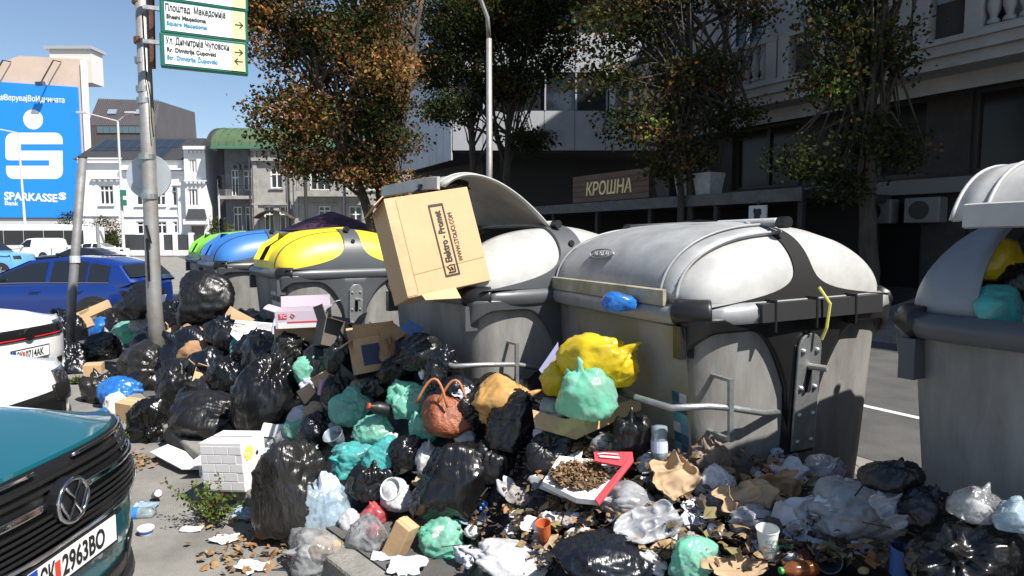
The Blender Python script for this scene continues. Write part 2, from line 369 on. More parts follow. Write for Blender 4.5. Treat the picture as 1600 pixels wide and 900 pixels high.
for k in range(40): x = q[0] + (q[1] - q[0]) * k / 39; m.bx((x - .015, -1.17, q[3]), (x + .015, -1.14, q[3] + .95))
m.bx((q[0], -1.19, q[3] + .95), (q[1], -1.12, q[3] + 1)); m.build('balcony_rail', RAIL, B)
for p in (355, 372):
    q = h(p, 255, p + 13, 263.5); ac = MB().bx((q[0], .85, q[2]), (q[1], 1.28, q[3])).build('air_conditioner', mat('ac_white', (.16, .16, .157), .5), B, bevel=.03)
    c = Vector(((q[0] + q[1]) / 2, .84, (q[2] + q[3]) / 2)); MB().lathe([(.2, 0), (.2, .02)], 14, Matrix.Translation(c) @ Matrix.Rotation(R(90), 4, 'X')).build('fan_grille', RAIL, ac)
# curved green roof
z0 = h(0, 230, 0, 230)[2]; z1 = h(0, 192, 0, 192)[2]; xa = h(336, 0, 0, 0)[0]; xb = a[1]
prof = [(-.5 + 4.2 * (1 - math.cos(t)), z0 + (z1 - z0) * math.sin(t)) for t in [R(90) * k / 8 for k in range(9)]] + [(10, z1), (10, z0)]
rf = MB().loft([[(x, y, z) for y, z in prof] for x in (xa, xb)]).build('roof', GRN, B, smooth=True, angle=30)
MB().loft([[(x, y * 1.0 - .03, z + .02) for y, z in prof] for x in (xa - .5, xa)]).build('gable_edge', mat('dark_flashing', (.03, .03, .034), .6), rf)
MB().bx((xa, -.62, z0 - .22), (xb, -.42, z0 + .05)).build('gutter', GRN2, B)
for k in range(30): 
    x = xa + (xb - xa) * k / 30; MB().loft([[(x + d, y - .02, z + .02) for y, z in prof[:9]] + [(x + d, y - .06, z + .05) for y, z in prof[8::-1]] for d in (0, .05)]).build('roof_seam', GRN, rf)
q = h(421, 215, 438, 229); d0 = MB().bx((q[0], -.1, q[2]), (q[1], 2.5, q[3])).build('dormer', WHITE, rf)
MB().bx((q[0] + .2, -.13, q[2] + .15), (q[1] - .2, -.105, q[3] - .15)).build('pane', DGLASS, d0)
# door canopy
q = h(405, 330, 462, 342); cn = [(q[0] + (q[1] - q[0]) * t, q[2] + (q[3] - q[2]) * math.sin(math.pi * t) ** .8) for t in [k / 12 for k in range(13)]]
MB().loft([[(x, y, z) for x, z in cn] + [(x, y, z + .06) for x, z in cn[::-1]] for y in (-1.6, -.01)]).build('door_canopy', mat('canopy_brown', (.07, .055, .045), .6), B)
MB().bx((xa - .2, 1.2, 0), (xa + .4, 10, z0)).build('party_wall', mat('dark_party_wall', (.04, .04, .042), .8), B)
tw = at(322, 225, 70); tb = thing('narrow_house', 'narrow pale house squeezed between white house and grey building', 'house', (tw.x, 71, 0))
MB().bx((-1.6, 0, 0), (1.6, 8, 12)).build('wall', mat('pale_plaster', (.42, .36, .32), .9, var=.2), tb)
m = MB()
for z in (3, 6, 9): m.bx((-1.5, -.6, z), (1.5, 0, z + .2))
m.build('balcony_slab', WHITE, tb); MB().bx((-1.2, -.3, 9.2), (-.2, 0, 11.6)).build('brick_chimney', mat('orange_brick', (.35, .16, .1), .9), tb)
# ---------------------------------------------------------------- bank with billboard
X0 = -60; Y = 84; B = thing('bank_building', 'tall beige building carrying a huge blue billboard on its side wall', 'building', (X0, Y, 0)); h = lay(X0, Y)
BEI = mat('beige_render', (.56, .44, .36), .9, var=.14, vscale=.4)
a = h(-90, 88, 138, 400)
out = [h(p, y, p, y) for p, y in [(-90, 100), (0, 99), (30, 87), (120, 92), (137, 94)]]
poly = [(a[0], 0), (a[1], 0)] + [(q[0], q[3]) for q in out[::-1]]
MB().loft([[(x - .78 * y, y, z) for x, z in poly] for y in (0, 14)]).build('wall', BEI, B)
q = h(72, 75, 137, 90); MB().bx((q[0], .6, q[2] - 3), (q[1], 3, q[3])).build('roof_house', mat('pale_metal', (.55, .54, .52), .5), B)
MB().bx((q[0] - .5, .3, q[3]), (q[1] + .3, 3.3, q[3] + .4)).build('roof_cap', mat('cap_metal', (.42, .44, .45), .4, .3), B)
q = h(134, 95, 142, 345); MB().bx((q[0], -.3, 0), (q[1], 0, q[3])).build('corner_pilaster', WHITE, B)
BLU = mat('billboard_blue', hx('#1e86e0'), .55, var=.05, vscale=.3); PW = mat('print_white', (.8, .8, .8), .6)
bb = h(-75, 133, 128, 340)
zt = lambda px: h(px, 128 + (px + 5) * .068, 0, 0)[3]
bd = MB().loft([[(bb[0], y, bb[2]), (bb[1], y, bb[2]), (bb[1], y, zt(128)), (bb[0], y, zt(-75))] for y in (-.35, -.05)]).build('billboard', BLU, B)
fx = lambda px, py, d=-.37: Vector((at(px, py, Y).x - X0, d, at(px, py, Y).z))
def bt(s, px, py, hpx, wpx, **k):
    o = text(s, 1, PW, bd, Matrix.Identity(4), **k); w = max(v.co.x for v in o.data.vertices) - min(v.co.x for v in o.data.vertices)
    hh = max(v.co.y for v in o.data.vertices if True)
    o.data.transform(Matrix.Diagonal((wpx * Y / FPX / w, hpx * Y / FPX / hh, 1, 1)))
    o.matrix_local = frame(fx(px, py), (1, 0, -.045), (0, 0, 1)); return o
bt('#ВерувајВоИднината', 4, 157, 9, 98, bold=.012); bt('SPARKASSE', 10, 312, 12, 82, bold=.03); bt('Bank', 10.5, 320.5, 6.8, 21, bold=.02)
bt('S', 95, 311.5, 10.5, 12, bold=.05)
MB().lathe([(15 * Y / FPX, 0), (15 * Y / FPX, .02)], 32, Matrix.Translation(fx(55, 187.5, -.355)) @ Matrix.Rotation(R(90), 4, 'X')).build('logo_dot', PW, bd)
def rr(x0, y0, x1, y1, r, cor):     # rounded rectangle in pixels, corners tl tr br bl
    P = []
    for (cx, cy, a0, c) in [(x0 + r, y0 + r, 180, cor[0]), (x1 - r, y0 + r, 270, cor[1]), (x1 - r, y1 - r, 0, cor[2]), (x0 + r, y1 - r, 90, cor[3])]:
        if c: P += [(cx + r * math.cos(R(a0 + t)), cy + r * math.sin(R(a0 + t))) for t in range(0, 91, 15)]
        else: P.append({180: (x0, y0), 270: (x1, y0), 0: (x1, y1), 90: (x0, y1)}[a0])
    return P
m = MB()
for pl in [rr(12, 208, 101, 226, 12, (1, 1, 0, 0)), rr(12, 226, 36, 236, 1, (0, 0, 0, 0)), rr(12, 236, 101, 251, 6, (0, 0, 0, 1)), rr(80, 251, 101, 259.5, 1, (0, 0, 0, 0)), rr(13, 259.5, 101.5, 280, 12, (0, 0, 1, 1))]:
    n = len(pl); m.add([fx(x, y, -.37) for x, y in pl], [tuple(range(n))])
m.build('logo_letter', PW, bd)
for p in (8, 86):
    s0 = fx(p + 10, 97, -.1); e0 = fx(p - 7, 136, -1.8); g = MB().tube([s0, fx(p + 8, 98, -1.2), e0], .09, 6).build('floodlight', DP, B)
    MB().box(e0, (.9, .6, .5), Matrix.Rotation(R(20), 3, 'X')).build('lamp_head', mat('lamp_blue', (.05, .09, .16), .5), g)
q = h(-90, 342, 138, 400); MB().bx((q[0], -.12, 0), (q[1], -.02, q[3])).build('lower_wall', mat('lower_grey', (.5, .5, .5), .8), B)
MB().tube([fx(73, 75, 4), fx(73, 59, 4)], .06, 5).build('antenna', DP, B)
# dark clad building behind
X0 = -60; Y = 98; B = thing('dark_clad_building', 'dark grey metal clad block rising behind the white house', 'building', (X0, Y, 0)); h = lay(X0, Y)
CLD = mat('grey_cladding', (.085, .078, .085), .6, var=.2, vscale=.6, bump=.5, bscale=6, stretch=(6, 1, .2))
a = h(140, 147, 247, 400); zz = h(0, 196, 0, 0)[3]; x1t = h(239, 0, 0, 0)[0]
MB().add([(a[0], 0, 0), (a[1], 0, 0), (a[1], 0, zz), (a[0], 0, zz), (a[0], 3, a[3]), (x1t, 3, a[3] - .4), (a[0], 14, 0), (a[1], 14, 0), (a[0], 14, a[3]), (x1t, 14, a[3])],
         [(0, 1, 2, 3), (3, 2, 5, 4), (4, 5, 9, 8), (1, 7, 9, 5, 2), (0, 3, 4, 8, 6), (6, 8, 9, 7)]).build('wall', CLD, B)
for p0, p1, n in ((152, 222, 7),):
    for k in range(n):
        q = h(p0 + (p1 - p0) * k / n, 198, p0 + (p1 - p0) * (k + .93) / n, 208); MB().bx((q[0], -.12, q[2]), (q[1], -.02, q[3])).build('window_pane', mat('blue_glass', (.1, .16, .2), .1), B)
sd = Vector((0, 3, a[3] - zz)).normalized(); sn = Vector((0, -sd.z, sd.y))
for k in range(34):
    x = a[0] + (x1t - a[0]) * (k + .5) / 34; p = Vector((x, 0, zz)); MB().loft([[p + sn * .02 + Vector((d, 0, 0)), p + sn * .12 + Vector((d, 0, 0)), p + sd * 5.2 + sn * .12 + Vector((d, 0, 0)), p + sd * 5.2 + sn * .02 + Vector((d, 0, 0))] for d in (0, .07)]).build('seam', CLD, B)
for px in (166, 210):
    x = h(px, 0, 0, 0)[0]; p = Vector((x, 0, zz)) + sd * 2.2; MB().loft([[p + sn * o, p + Vector((1.3, 0, 0)) + sn * o, p + Vector((1.3, 0, 0)) + sd * .9 + sn * o, p + sd * .9 + sn * o] for o in (.02, .18)]).build('skylight', mat('sky_pane', (.2, .27, .35), .1), B)
# ---------------------------------------------------------------- panel building (facing part and street side)
c0 = at(706, 300, 34); c0.z = 0
B = thing('panel_clad_building', 'modern building of pale metal panels overhanging a dark ground floor', 'building', c0)
PAN = mat('pale_panel', (.4, .42, .45), .45, .15, .15, .7, spec=.5); PANR = mat('panel_backing', (.03, .03, .033), .8)
Ls = 12.6; sdv = Vector((at(596, 300, 45).x - c0.x, 45 - 34, 0)).normalized()
def pwall(o, d, n, w, rows, y=0):
    d = Vector(d); nrm = Vector((d.y, -d.x, 0))
    for i in range(n):
        for (z0, z1, kind) in rows:
            p = o + d * (i * w + .015); q = o + d * ((i + 1) * w - .015)
            if kind == 'p': MB().loft([[p + Vector((0, 0, z)) - nrm * .06, q + Vector((0, 0, z)) - nrm * .06, q + Vector((0, 0, z)) + nrm * .02, p + Vector((0, 0, z)) + nrm * .02] for z in (z0 + .01, z1 - .01)]).build('cladding_panel', PAN, B)
            else: MB().add([p + Vector((0, 0, z0)) - nrm * .12, q + Vector((0, 0, z0)) - nrm * .12, q + Vector((0, 0, z1)) - nrm * .12, p + Vector((0, 0, z1)) - nrm * .12], [(0, 1, 2, 3)]).build('window_pane', DGLASS, B)
rows = [(6.4, 8.45, 'p'), (8.45, 10.4, 'w'), (10.4, 12.4, 'p'), (12.4, 14.3, 'w'), (14.3, 16.5, 'p')]
pwall(Vector((.05, 0, 0)), (1, 0, 0), 7, 1.6, rows); pwall(sdv * Ls, -sdv, 12, 1.05, [(5.9, 8.6, 'p'), (8.6, 10.6, 'p'), (10.6, 12.6, 'w'), (12.6, 16.5, 'p')])
core = [(0.1, .15), (15, .15), (15, 12), (sdv.x * Ls + .3, 12 + .0), (sdv.x * Ls + .15, sdv.y * Ls)]
MB().prism(core, 15, Matrix.Translation((0, 0, 6.3))).build('core', PANR, B)  # unseen top raised above the panels to darken the street
MB().prism([(1.5, 3.5), (15, 3.5), (15, 12), (-4, 12)], 6.3).build('ground_floor', mat('dark_shopfront', (.02, .02, .021), .5), B)
for i in range(7): MB().bx((.06 + i * 1.6, -.05, 8.46), (.14 + i * 1.6, .03, 10.39)).build('mullion', PAN, B)
for x, z in ((3.4, 6.75), (4.5, 6.8)):
    ac = MB().bx((x, -.55, z), (x + .8, -.1, z + .6)).build('air_conditioner', MATS['ac_white'], B, bevel=.03)
    MB().lathe([(.22, 0), (.22, .02)], 14, Matrix.Translation((x + .35, -.56, z + .3)) @ Matrix.Rotation(R(90), 4, 'X')).build('fan_grille', RAIL, ac)
# ---------------------------------------------------------------- classical building along the street
o = uv(0, 16); RZ = math.atan2(-UD.y, -UD.x)
B = thing('balustraded_building', 'pale classical building with stone balustrade balconies along the shaded street', 'building', o, RZ)
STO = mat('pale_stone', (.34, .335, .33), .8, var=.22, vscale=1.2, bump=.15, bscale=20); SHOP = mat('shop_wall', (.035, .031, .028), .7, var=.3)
Wn = []; t = 16.2
bays = [4.2 + 3.35 * k for k in range(-2, 4)]
for t in bays: Wn.append((-t - 2.45, -t - 1.25, 6.3, 9.4))
for t in bays: Wn.append((-t - 2.45, -t - 1.25, 10.4, 13))
m = MB(); facade(m, -17, 15, 5.1, 22.5, Wn, .3); shell(m, -17, 15, 5.1, 22.5, 0, 14); m.build('wall', STO, B)  # unseen upper storeys and near end added to shade the street trees
for q in Wn: window(B, q, dep=.3, nx=2, tr=.7, t=.1)
for k in range(5):
    x = -17 + .1 + k * 5.4; MB().bx((x, -.15, 6.2), (x + .55, .02, 15.9)).build('pilaster', STO, B)
led = MB().bx((-17.15, -.95, 5.68), (15, .02, 5.9)).build('ledge', STO, B); MB().bx((-17.2, -1.05, 5.9), (15, .02, 6.02)).build('ledge_cap', STO, led)
MB().bx((-17.1, -.8, 5.45), (15, .02, 5.68)).build('ledge_soffit_band', STO, led)
bal = MB().lathe([(.06, 0), (.1, .02), (.1, .08), (.055, .12), (.06, .16), (.105, .27), (.11, .36), (.08, .5), (.05, .6), (.055, .64), (.085, .66), (.085, .72), (.1, .73), (.1, .78)], 12)
b0 = None
for t in bays:
    x0 = -t - 3.35
    for xx in (x0, x0 + 1.0, x0 + 3.0 - .02):
        MB().bx((xx, -.98, 6.02), (xx + .32, -.62, 7.02)).build('pedestal', STO, B, bevel=.015)
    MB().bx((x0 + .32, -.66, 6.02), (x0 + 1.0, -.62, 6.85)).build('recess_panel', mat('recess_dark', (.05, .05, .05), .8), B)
    for a_, b_ in ((x0, x0 + 3.32),): MB().bx((a_, -.97, 7.02), (b_, -.63, 7.16)).build('handrail', STO, B, bevel=.015)
    for k in range(6):
        M = Matrix.Translation((x0 + 1.32 + .14 + k * .275, -.8, 6.1)) @ Matrix.Scale(1.17, 4)
        if b0 is None: b0 = bal.build('baluster', STO, B, smooth=True, angle=40, M=M)
        else: c = b0.copy(); COL.objects.link(c); c.matrix_local = M
    MB().bx((x0 + 1.32, -.9, 6.02), (x0 + 3.0, -.7, 6.1)).build('plinth', STO, B)
# ground floor: dark shop walls, curtained windows
gw = [(-t - 2.9, -t - .5, 3.35, 5.25) for t in bays] + [(-t - 2.9, -t - .5, .5, 2.7) for t in bays]
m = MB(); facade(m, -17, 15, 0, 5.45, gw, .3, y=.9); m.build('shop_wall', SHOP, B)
CUR = mat('brown_curtain', (.05, .037, .03), .9, var=.4, vscale=3, stretch=(8, 1, .2))
for i, q in enumerate(gw):
    w = window(B, q, y=.9, dep=.3, nx=2, fm=mat('dark_frame', (.04, .038, .036), .5), gm=mat('clear_dark_glass', (.02, .02, .02), .2, spec=.25) , t=.09)
    if i < len(bays):
        P = [[(q[0] + (q[1] - q[0]) * k / 40, 1.35 + .06 * math.sin(k * 1.7), z) for k in range(41)] for z in (q[2], q[3])]
        MB().grid(P).build('curtain', CUR, w)
MB().bx((-17, .55, 2.9), (15, .9, 3.25)).build('sign_band', mat('band_grey', (.16, .155, .15), .7), B)
MB().bx((-17, .6, 5.3), (15, 14, 5.45)).build('soffit', mat('soffit', (.2, .19, .18), .9), B)
for x in (-9.3, -8.2):
    ac = MB().bx((x, .3, 2.2), (x + .8, .7, 2.8)).build('air_conditioner', MATS['ac_white'], B, bevel=.03)
    MB().lathe([(.22, 0), (.22, .02)], 14, Matrix.Translation((x + .35, .29, 2.5)) @ Matrix.Rotation(R(90), 4, 'X')).build('fan_grille', RAIL, ac)
# ---------------------------------------------------------------- cafe canopy, sign, planters
B = thing('cafe_canopy', 'long dark flat cafe canopy on posts in front of the shaded shops', 'canopy', o, RZ)
CAN = mat('dark_canopy', (.03, .03, .032), .7, var=.3, vscale=3)
MB().bx((-23, -3.1, 2.72), (-8.6, .5, 2.9)).build('roof', CAN, B); MB().bx((-23, -3.16, 2.66), (-8.6, -3.1, 2.95)).build('fascia', mat('fascia_grey', (.1, .1, .1), .6, var=.4), B)
for k in range(7): MB().bx((-22.9 + k * 2.35, -3.0, 0.13), (-22.78 + k * 2.35, -2.88, 2.72)).build('post', CAN, B)
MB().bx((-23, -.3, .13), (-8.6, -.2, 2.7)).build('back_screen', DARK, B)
S = thing('bakery_sign', 'brown wooden plank shop sign with cream cut-out letters on the canopy', 'sign', uv(15.15, 12.95, 2.93), RZ)
for k in range(5): MB().bx((-1.75, -.03, .05 + k * .17), (1.75, .03, .05 + k * .17 + .16)).build('plank', mat('sign_wood', (.15, .09, .06), .7, var=.4, vscale=3, stretch=(.6, 4, 12)), S)
for x in (-1.5, 0, 1.5): MB().bx((x - .03, .031, -.2), (x + .03, .08, .85)).build('support', RAIL, S)
text('КРОШНА', .56, mat('cream_letter', (.85, .66, .34), .5), S, frame((0, -.035, .25), (1, 0, 0), (0, 0, 1)), xs=.86, depth=.02, align='CENTER', shear=.12, bold=.008)
for k, (x, c) in enumerate([(-12.9, (.05, .052, .055)), (-12.15, (.42, .42, .42)), (-11.5, (.4, .4, .41))]):
    m = MB().loft([[(a * s, b * s, z) for a, b in ((-1, -1), (1, -1), (1, 1), (-1, 1))] for s, z in ((.22, 0), (.3, .62), (.26, .6), (.24, .5))])
    p = thing('planter', ['dark tapered planter on the canopy roof beside the bakery sign', 'pale wrapped planter standing next to the dark planter on the canopy', 'pale wrapped planter farthest from the bakery sign on the canopy'][k], 'planter', uv(-x, 13.2, 2.9), RZ, 'planters on the canopy')
    m.build('pot', mat('planter%d' % k, c, .7, var=.3, vscale=6), p, bevel=.02)
S = thing('fist_sign', 'small square pale sign with black fist emblem hanging under the canopy', 'sign', uv(9.6, 12.7, 2.35), RZ)
MB().bx((-.24, -.02, -.3), (.24, .02, .24)).build('board', mat('pale_board', (.5, .52, .55), .5), S)
MB().prism([(-.08, -.16), (.08, -.16), (.07, 0), (.11, .05), (.1, .15), (.04, .17), (-.02, .15), (-.08, .18), (-.12, .12), (-.09, .04)], .006, frame((0, -.022, 0), (1, 0, 0), (0, 0, 1))).build('fist_emblem', BLK, S)
MB().bx((-.16, -.027, -.24), (.16, -.021, -.2)).build('caption', BLK, S); MB().bx((-.02, 0, .24), (.02, .02, .36)).build('hanger', RAIL, S)
# ================================================================ trees and shrubs
def leafmat(name, c, c2):
    m = bpy.data.materials.new(name); m.use_nodes = True; N = m.node_tree.nodes; L = m.node_tree.links; N.remove(N['Principled BSDF'])
    tc = N.new('ShaderNodeTexCoord'); nz = N.new('ShaderNodeTexNoise'); nz.inputs['Scale'].default_value = 3; L.new(tc.outputs['Object'], nz.inputs['Vector'])
    mx = N.new('ShaderNodeMix'); mx.data_type = 'RGBA'; mx.inputs[6].default_value = (*c, 1); mx.inputs[7].default_value = (*c2, 1); L.new(nz.outputs[0], mx.inputs[0])
    d = N.new('ShaderNodeBsdfDiffuse'); t = N.new('ShaderNodeBsdfTranslucent'); s = N.new('ShaderNodeMixShader'); s.inputs[0].default_value = .35
    L.new(mx.outputs[2], d.inputs[0]); L.new(mx.outputs[2], t.inputs[0]); L.new(d.outputs[0], s.inputs[1]); L.new(t.outputs[0], s.inputs[2]); L.new(s.outputs[0], N['Material Output'].inputs[0])
    return m
LM = [leafmat('leaf_dark', (.022, .03, .012), (.035, .045, .016)), leafmat('leaf_green', (.05, .065, .02), (.08, .085, .025)),
      leafmat('leaf_brown', (.15, .075, .03), (.2, .1, .042)), leafmat('leaf_orange', (.36, .17, .062), (.45, .24, .09)), leafmat('leaf_fresh', (.09, .16, .03), (.13, .2, .045))]
def leaves(rng, cen, per, spread, size, matw, name, parent, droop=.35):
    cen = np.asarray(cen); n = len(cen) * per
    c = np.repeat(cen, per, 0) + rng.normal(0, spread, (n, 3)) * [1, 1, .6]
    d = rng.normal(0, 1, (n, 3)); d[:, 2] -= droop; d /= np.linalg.norm(d, axis=1)[:, None]
    e = rng.normal(0, 1, (n, 3)); e -= d * (e * d).sum(1)[:, None]; e /= np.linalg.norm(e, axis=1)[:, None]
    nn_ = np.cross(d, e); s = size * rng.uniform(.6, 1.25, (n, 1))
    V = np.stack([c, c + d * s * .5 + e * s * .34 + nn_ * s * .12, c + d * s, c + d * s * .5 - e * s * .34 + nn_ * s * .12], 1).reshape(-1, 3)
    me = bpy.data.meshes.new(name); me.vertices.add(4 * n); me.vertices.foreach_set('co', V.ravel())
    idx = np.arange(n)[:, None] * 4 + np.array([[0, 1, 2, 0, 2, 3]])
    me.loops.add(6 * n); me.loops.foreach_set('vertex_index', idx.ravel())
    me.polygons.add(2 * n); me.polygons.foreach_set('loop_start', np.arange(2 * n) * 3)
    for q in LM: me.materials.append(q)
    k = vn(cen * .9, 5)[:, None] * .6 + rng.uniform(0, .4, (len(cen), 1)); k = np.repeat(k, per, 0)[:, 0] + rng.normal(0, .05, n)
    cum = np.cumsum(matw) / sum(matw); mi = np.clip(np.searchsorted(cum, np.clip((k - .2) / .62, 0, .999)), 0, 4)
    me.polygons.foreach_set('material_index', np.repeat(mi, 2).astype(np.int32)); me.update(); me.validate()
    ob = bpy.data.objects.new(name, me); COL.objects.link(ob); ob.parent = parent
    return ob
def tree(name, label, base, stems, blobs, ncl, per, size, matw, seed, group=None, r0=.16, spread=.2):
    rng = np.random.default_rng(seed); T = thing(name, label, 'tree', base, group=group); b = Vector(base)
    m = MB()
    tips = []
    for st in stems:
        P = [Vector(p) - b for p in st]; n = len(P)
        Q = []
        for i in range(n - 1):
            for t in np.linspace(0, 1, 5)[:-1]: Q.append(P[i].lerp(P[i + 1], t) + Vector(rng.normal(0, .02, 3)))
        Q.append(P[-1]); m.tube(Q, [r0 * (1 - .75 * i / len(Q)) for i in range(len(Q))], 9); tips.append(Q)
    cen = []
    for (c, rad) in blobs:
        c = Vector(c) - b; c = np.array(c); rad = np.array(rad)
        k = int(ncl * float(np.prod(rad)) ** .67 / sum(float(np.prod(np.array(q[1]))) ** .67 for q in blobs))
        d = rng.normal(0, 1, (k, 3)); d /= np.linalg.norm(d, axis=1)[:, None]
        p = c + d * rad * (rng.uniform(.15, 1, (k, 1)) ** .5) * (.75 + .5 * vn(d * 2.2 + seed, seed)[:, None])
        p = p[vn(p * 1.1, seed + 3) > .3]; cen.append(p)
        # limbs towards the blob
        for j in range(0, min(len(p), 14)):
            Q = tips[j % len(tips)]; s_ = Q[min(len(Q) - 1, int(len(Q) * rng.uniform(.35, .95)))]; e = Vector(p[j]); mid = s_.lerp(e, .5) + Vector((0, 0, rng.uniform(-.1, .35)))
            m.tube([s_, s_.lerp(mid, .5) + Vector(rng.normal(0, .05, 3)), mid, e], [.05, .04, .028, .008], 5)
    m.build('trunk', BARK, T, smooth=True)
    leaves(rng, np.vstack(cen), per, spread, size, matw, 'crown', T)
    return T
# orange-brown tree behind the yellow bin
Y = 15.5; B0 = at(592, 500, Y); B0.z = 0.0
def TP(px, py, dy=0, Y=Y): return at(px, py, Y + dy)
tree('lime_tree', 'three-stemmed tree with rusty orange autumn crown behind the yellow bin', B0,
     [[B0 + Vector((-.12, 0, 0)), TP(588, 375), TP(560, 290), TP(530, 220, -.3), TP(500, 130, -.5), TP(480, 20)], [B0 + Vector((.1, .1, 0)), TP(598, 350), TP(592, 250, .3), TP(590, 120, .4), TP(585, -60)],
      [B0 + Vector((.2, -.1, 0)), TP(606, 340), TP(612, 240), TP(640, 130, .3), TP(660, 0, .3)]],
     [(TP(430, 60), (.95, 1.2, .9)), (TP(450, 190), (.95, 1.1, .75)), (TP(520, 30), (1.1, 1.4, .9)), (TP(575, 90, -.6), (1.1, 1.2, 1.1)), (TP(600, 10), (.9, 1.2, .8)), (TP(610, 200), (.75, 1, .8)),
      (TP(520, 160), (1.0, 1.3, .9)), (TP(480, 255), (.75, .8, .35)), (TP(560, 262), (.8, .9, .5)), (TP(620, 290), (.35, .6, .35)), (TP(540, -120), (1.8, 1.8, 1.3)), (TP(410, 0), (.7, 1, .7))],
     4000, 14, .1, [.3, .18, .25, .25, .02], 3, r0=.15, spread=.19)
Y = 27; B1 = at(745, 480, Y); B1.z = .13
tree('lime_tree', 'dark leafy street tree by the curved lamp post before the panel building', B1,
     [[B1, TP(742, 330, 0, Y), TP(738, 200, 0, Y), TP(745, 60, 0, Y), TP(750, -80, 0, Y)], [B1 + Vector((.8, .3, 0)), TP(790, 300, 0, Y), TP(795, 180, 0, Y), TP(800, 40, 0, Y)]],
     [(TP(720, 40, 0, Y), (2.0, 1.8, 1.4)), (TP(690, 110, 0, Y), (1.2, 1.3, .9)), (TP(800, 20, 0, Y), (2.0, 1.8, 1.5)), (TP(790, 130, 0, Y), (1.5, 1.5, .8)), (TP(700, 170, -.5, Y), (1.1, 1, .6)), (TP(850, 80, 0, Y), (1.5, 1.5, 1.2)),
      (TP(740, -110, 0, Y), (3, 2.2, 1.6)), (TP(870, -20, 0, Y), (1.6, 1.6, 1.4)), (TP(830, 220, 0, Y), (.8, .8, .4))],
     4200, 14, .15, [.74, .2, .06, 0, 0], 11, 'street trees along the far pavement', r0=.2, spread=.24)
Y = 16.9; B2 = at(1080, 500, Y); B2.z = .13
tree('lime_tree', 'slim-stemmed street tree with thin brown foliage over the bakery sign', B2,
     [[B2 + Vector((-.4, 0, 0)), TP(1065, 300, 0, Y), TP(1050, 170, 0, Y), TP(1030, 60, 0, Y), TP(1010, -60, 0, Y)], [B2 + Vector((0, .2, 0)), TP(1078, 290, 0, Y), TP(1078, 100, 0, Y), TP(1078, -60, 0, Y)],
      [B2 + Vector((.6, 0, 0)), TP(1122, 270, 0, Y), TP(1130, 140, 0, Y), TP(1140, -20, 0, Y)]],
     [(TP(960, 40, 0, Y), (1.3, 1.3, .9)), (TP(950, 130, 0, Y), (1.1, 1.1, .6)), (TP(1010, 190, 0, Y), (1.2, 1.1, .7)), (TP(1060, 250, 0, Y), (.9, .9, .5)), (TP(1090, 120, 0, Y), (1.2, 1.1, .7)), (TP(1150, 190, -.4, Y), (.6, .7, .5)),
      (TP(1040, -20, 0, Y), (1.8, 1.6, .9)), (TP(1170, 20, 0, Y), (.7, .8, .6)), (TP(980, -120, 0, Y), (2.2, 1.8, 1.2))],
     1600, 12, .12, [.45, .25, .26, .03, .01], 23, 'street trees along the far pavement', r0=.11, spread=.22)
Y = 12.7; B3 = at(1360, 500, Y); B3.z = .13
tree('lime_tree', 'thick-trunked street tree with shaded foliage before the balustraded facade', B3,
     [[B3, TP(1358, 340, 0, Y), TP(1356, 230, 0, Y), TP(1366, 100, 0, Y), TP(1378, -40, 0, Y)]],
     [(TP(1300, 60, 0, Y), (.8, .8, .6)), (TP(1300, 130, 0, Y), (.6, .7, .4)), (TP(1400, 70, -.3, Y), (.5, .6, .6)), (TP(1320, 210, 0, Y), (.9, .8, .5)), (TP(1270, 250, 0, Y), (.7, .7, .4)), (TP(1410, 230, 0, Y), (.5, .6, .4)),
      (TP(1330, -20, 0, Y), (1.0, 1.0, .6)), (TP(1320, 290, -.3, Y), (.5, .6, .3)), (TP(1360, -120, 0, Y), (1.8, 1.5, 1.0))],
     1300, 13, .1, [.62, .26, .11, 0, .01], 31, 'street trees along the far pavement', r0=.19, spread=.18)
def shrub(name, label, loc, rad, n, size, matw, seed, cat='shrub', group=None, stem=True):
    rng = np.random.default_rng(seed); T = thing(name, label, cat, loc, group=group)
    d = rng.normal(0, 1, (n, 3)); d /= np.linalg.norm(d, axis=1)[:, None]; p = d * rad * rng.uniform(.3, 1, (n, 1)) ** .5; p[:, 2] = p[:, 2] + rad[2]
    m = MB()
    for j in range(min(12, n)): m.tube([(0, 0, 0), Vector(p[j]) * .5 + Vector((0, 0, .03)), p[j]], [.02 * rad[0], .015 * rad[0], .004], 5)
    m.build('stems', BARK, T); leaves(rng, p, 10, size * 1.2, size, matw, 'foliage', T); return T
for (px, py, Y_, rx, rz, lab, mw, sd_) in [(110, 352, 61.8, 1.3, 1.6, 'round dark green bush beside the white house wall', [.5, .5, 0, 0, .1], 1), (166, 358, 62.9, 1.3, 1.4, 'reddish brown leafed bush behind the fence of the white house', [.2, .3, .5, 0, 0], 2),
        (150, 385, 61.9, .9, 1.3, 'yellow green bush at the fence end', [.1, .3, 0, 0, .7], 3), (172, 390, 61.6, 1.4, 1.3, 'clipped dark hedge against the white house fence', [.5, .5, 0, 0, .1], 4), (345, 362, 61.6, 1.1, 1.5, 'fresh green bush before the grey building', [.1, .4, .1, 0, .5], 5)]:
    p = at(px, py, Y_); shrub('bush', lab, (p.x, p.y, max(0.0, p.z - rz)), (rx, rx * .8, rz), 160, .16, mw, sd_)
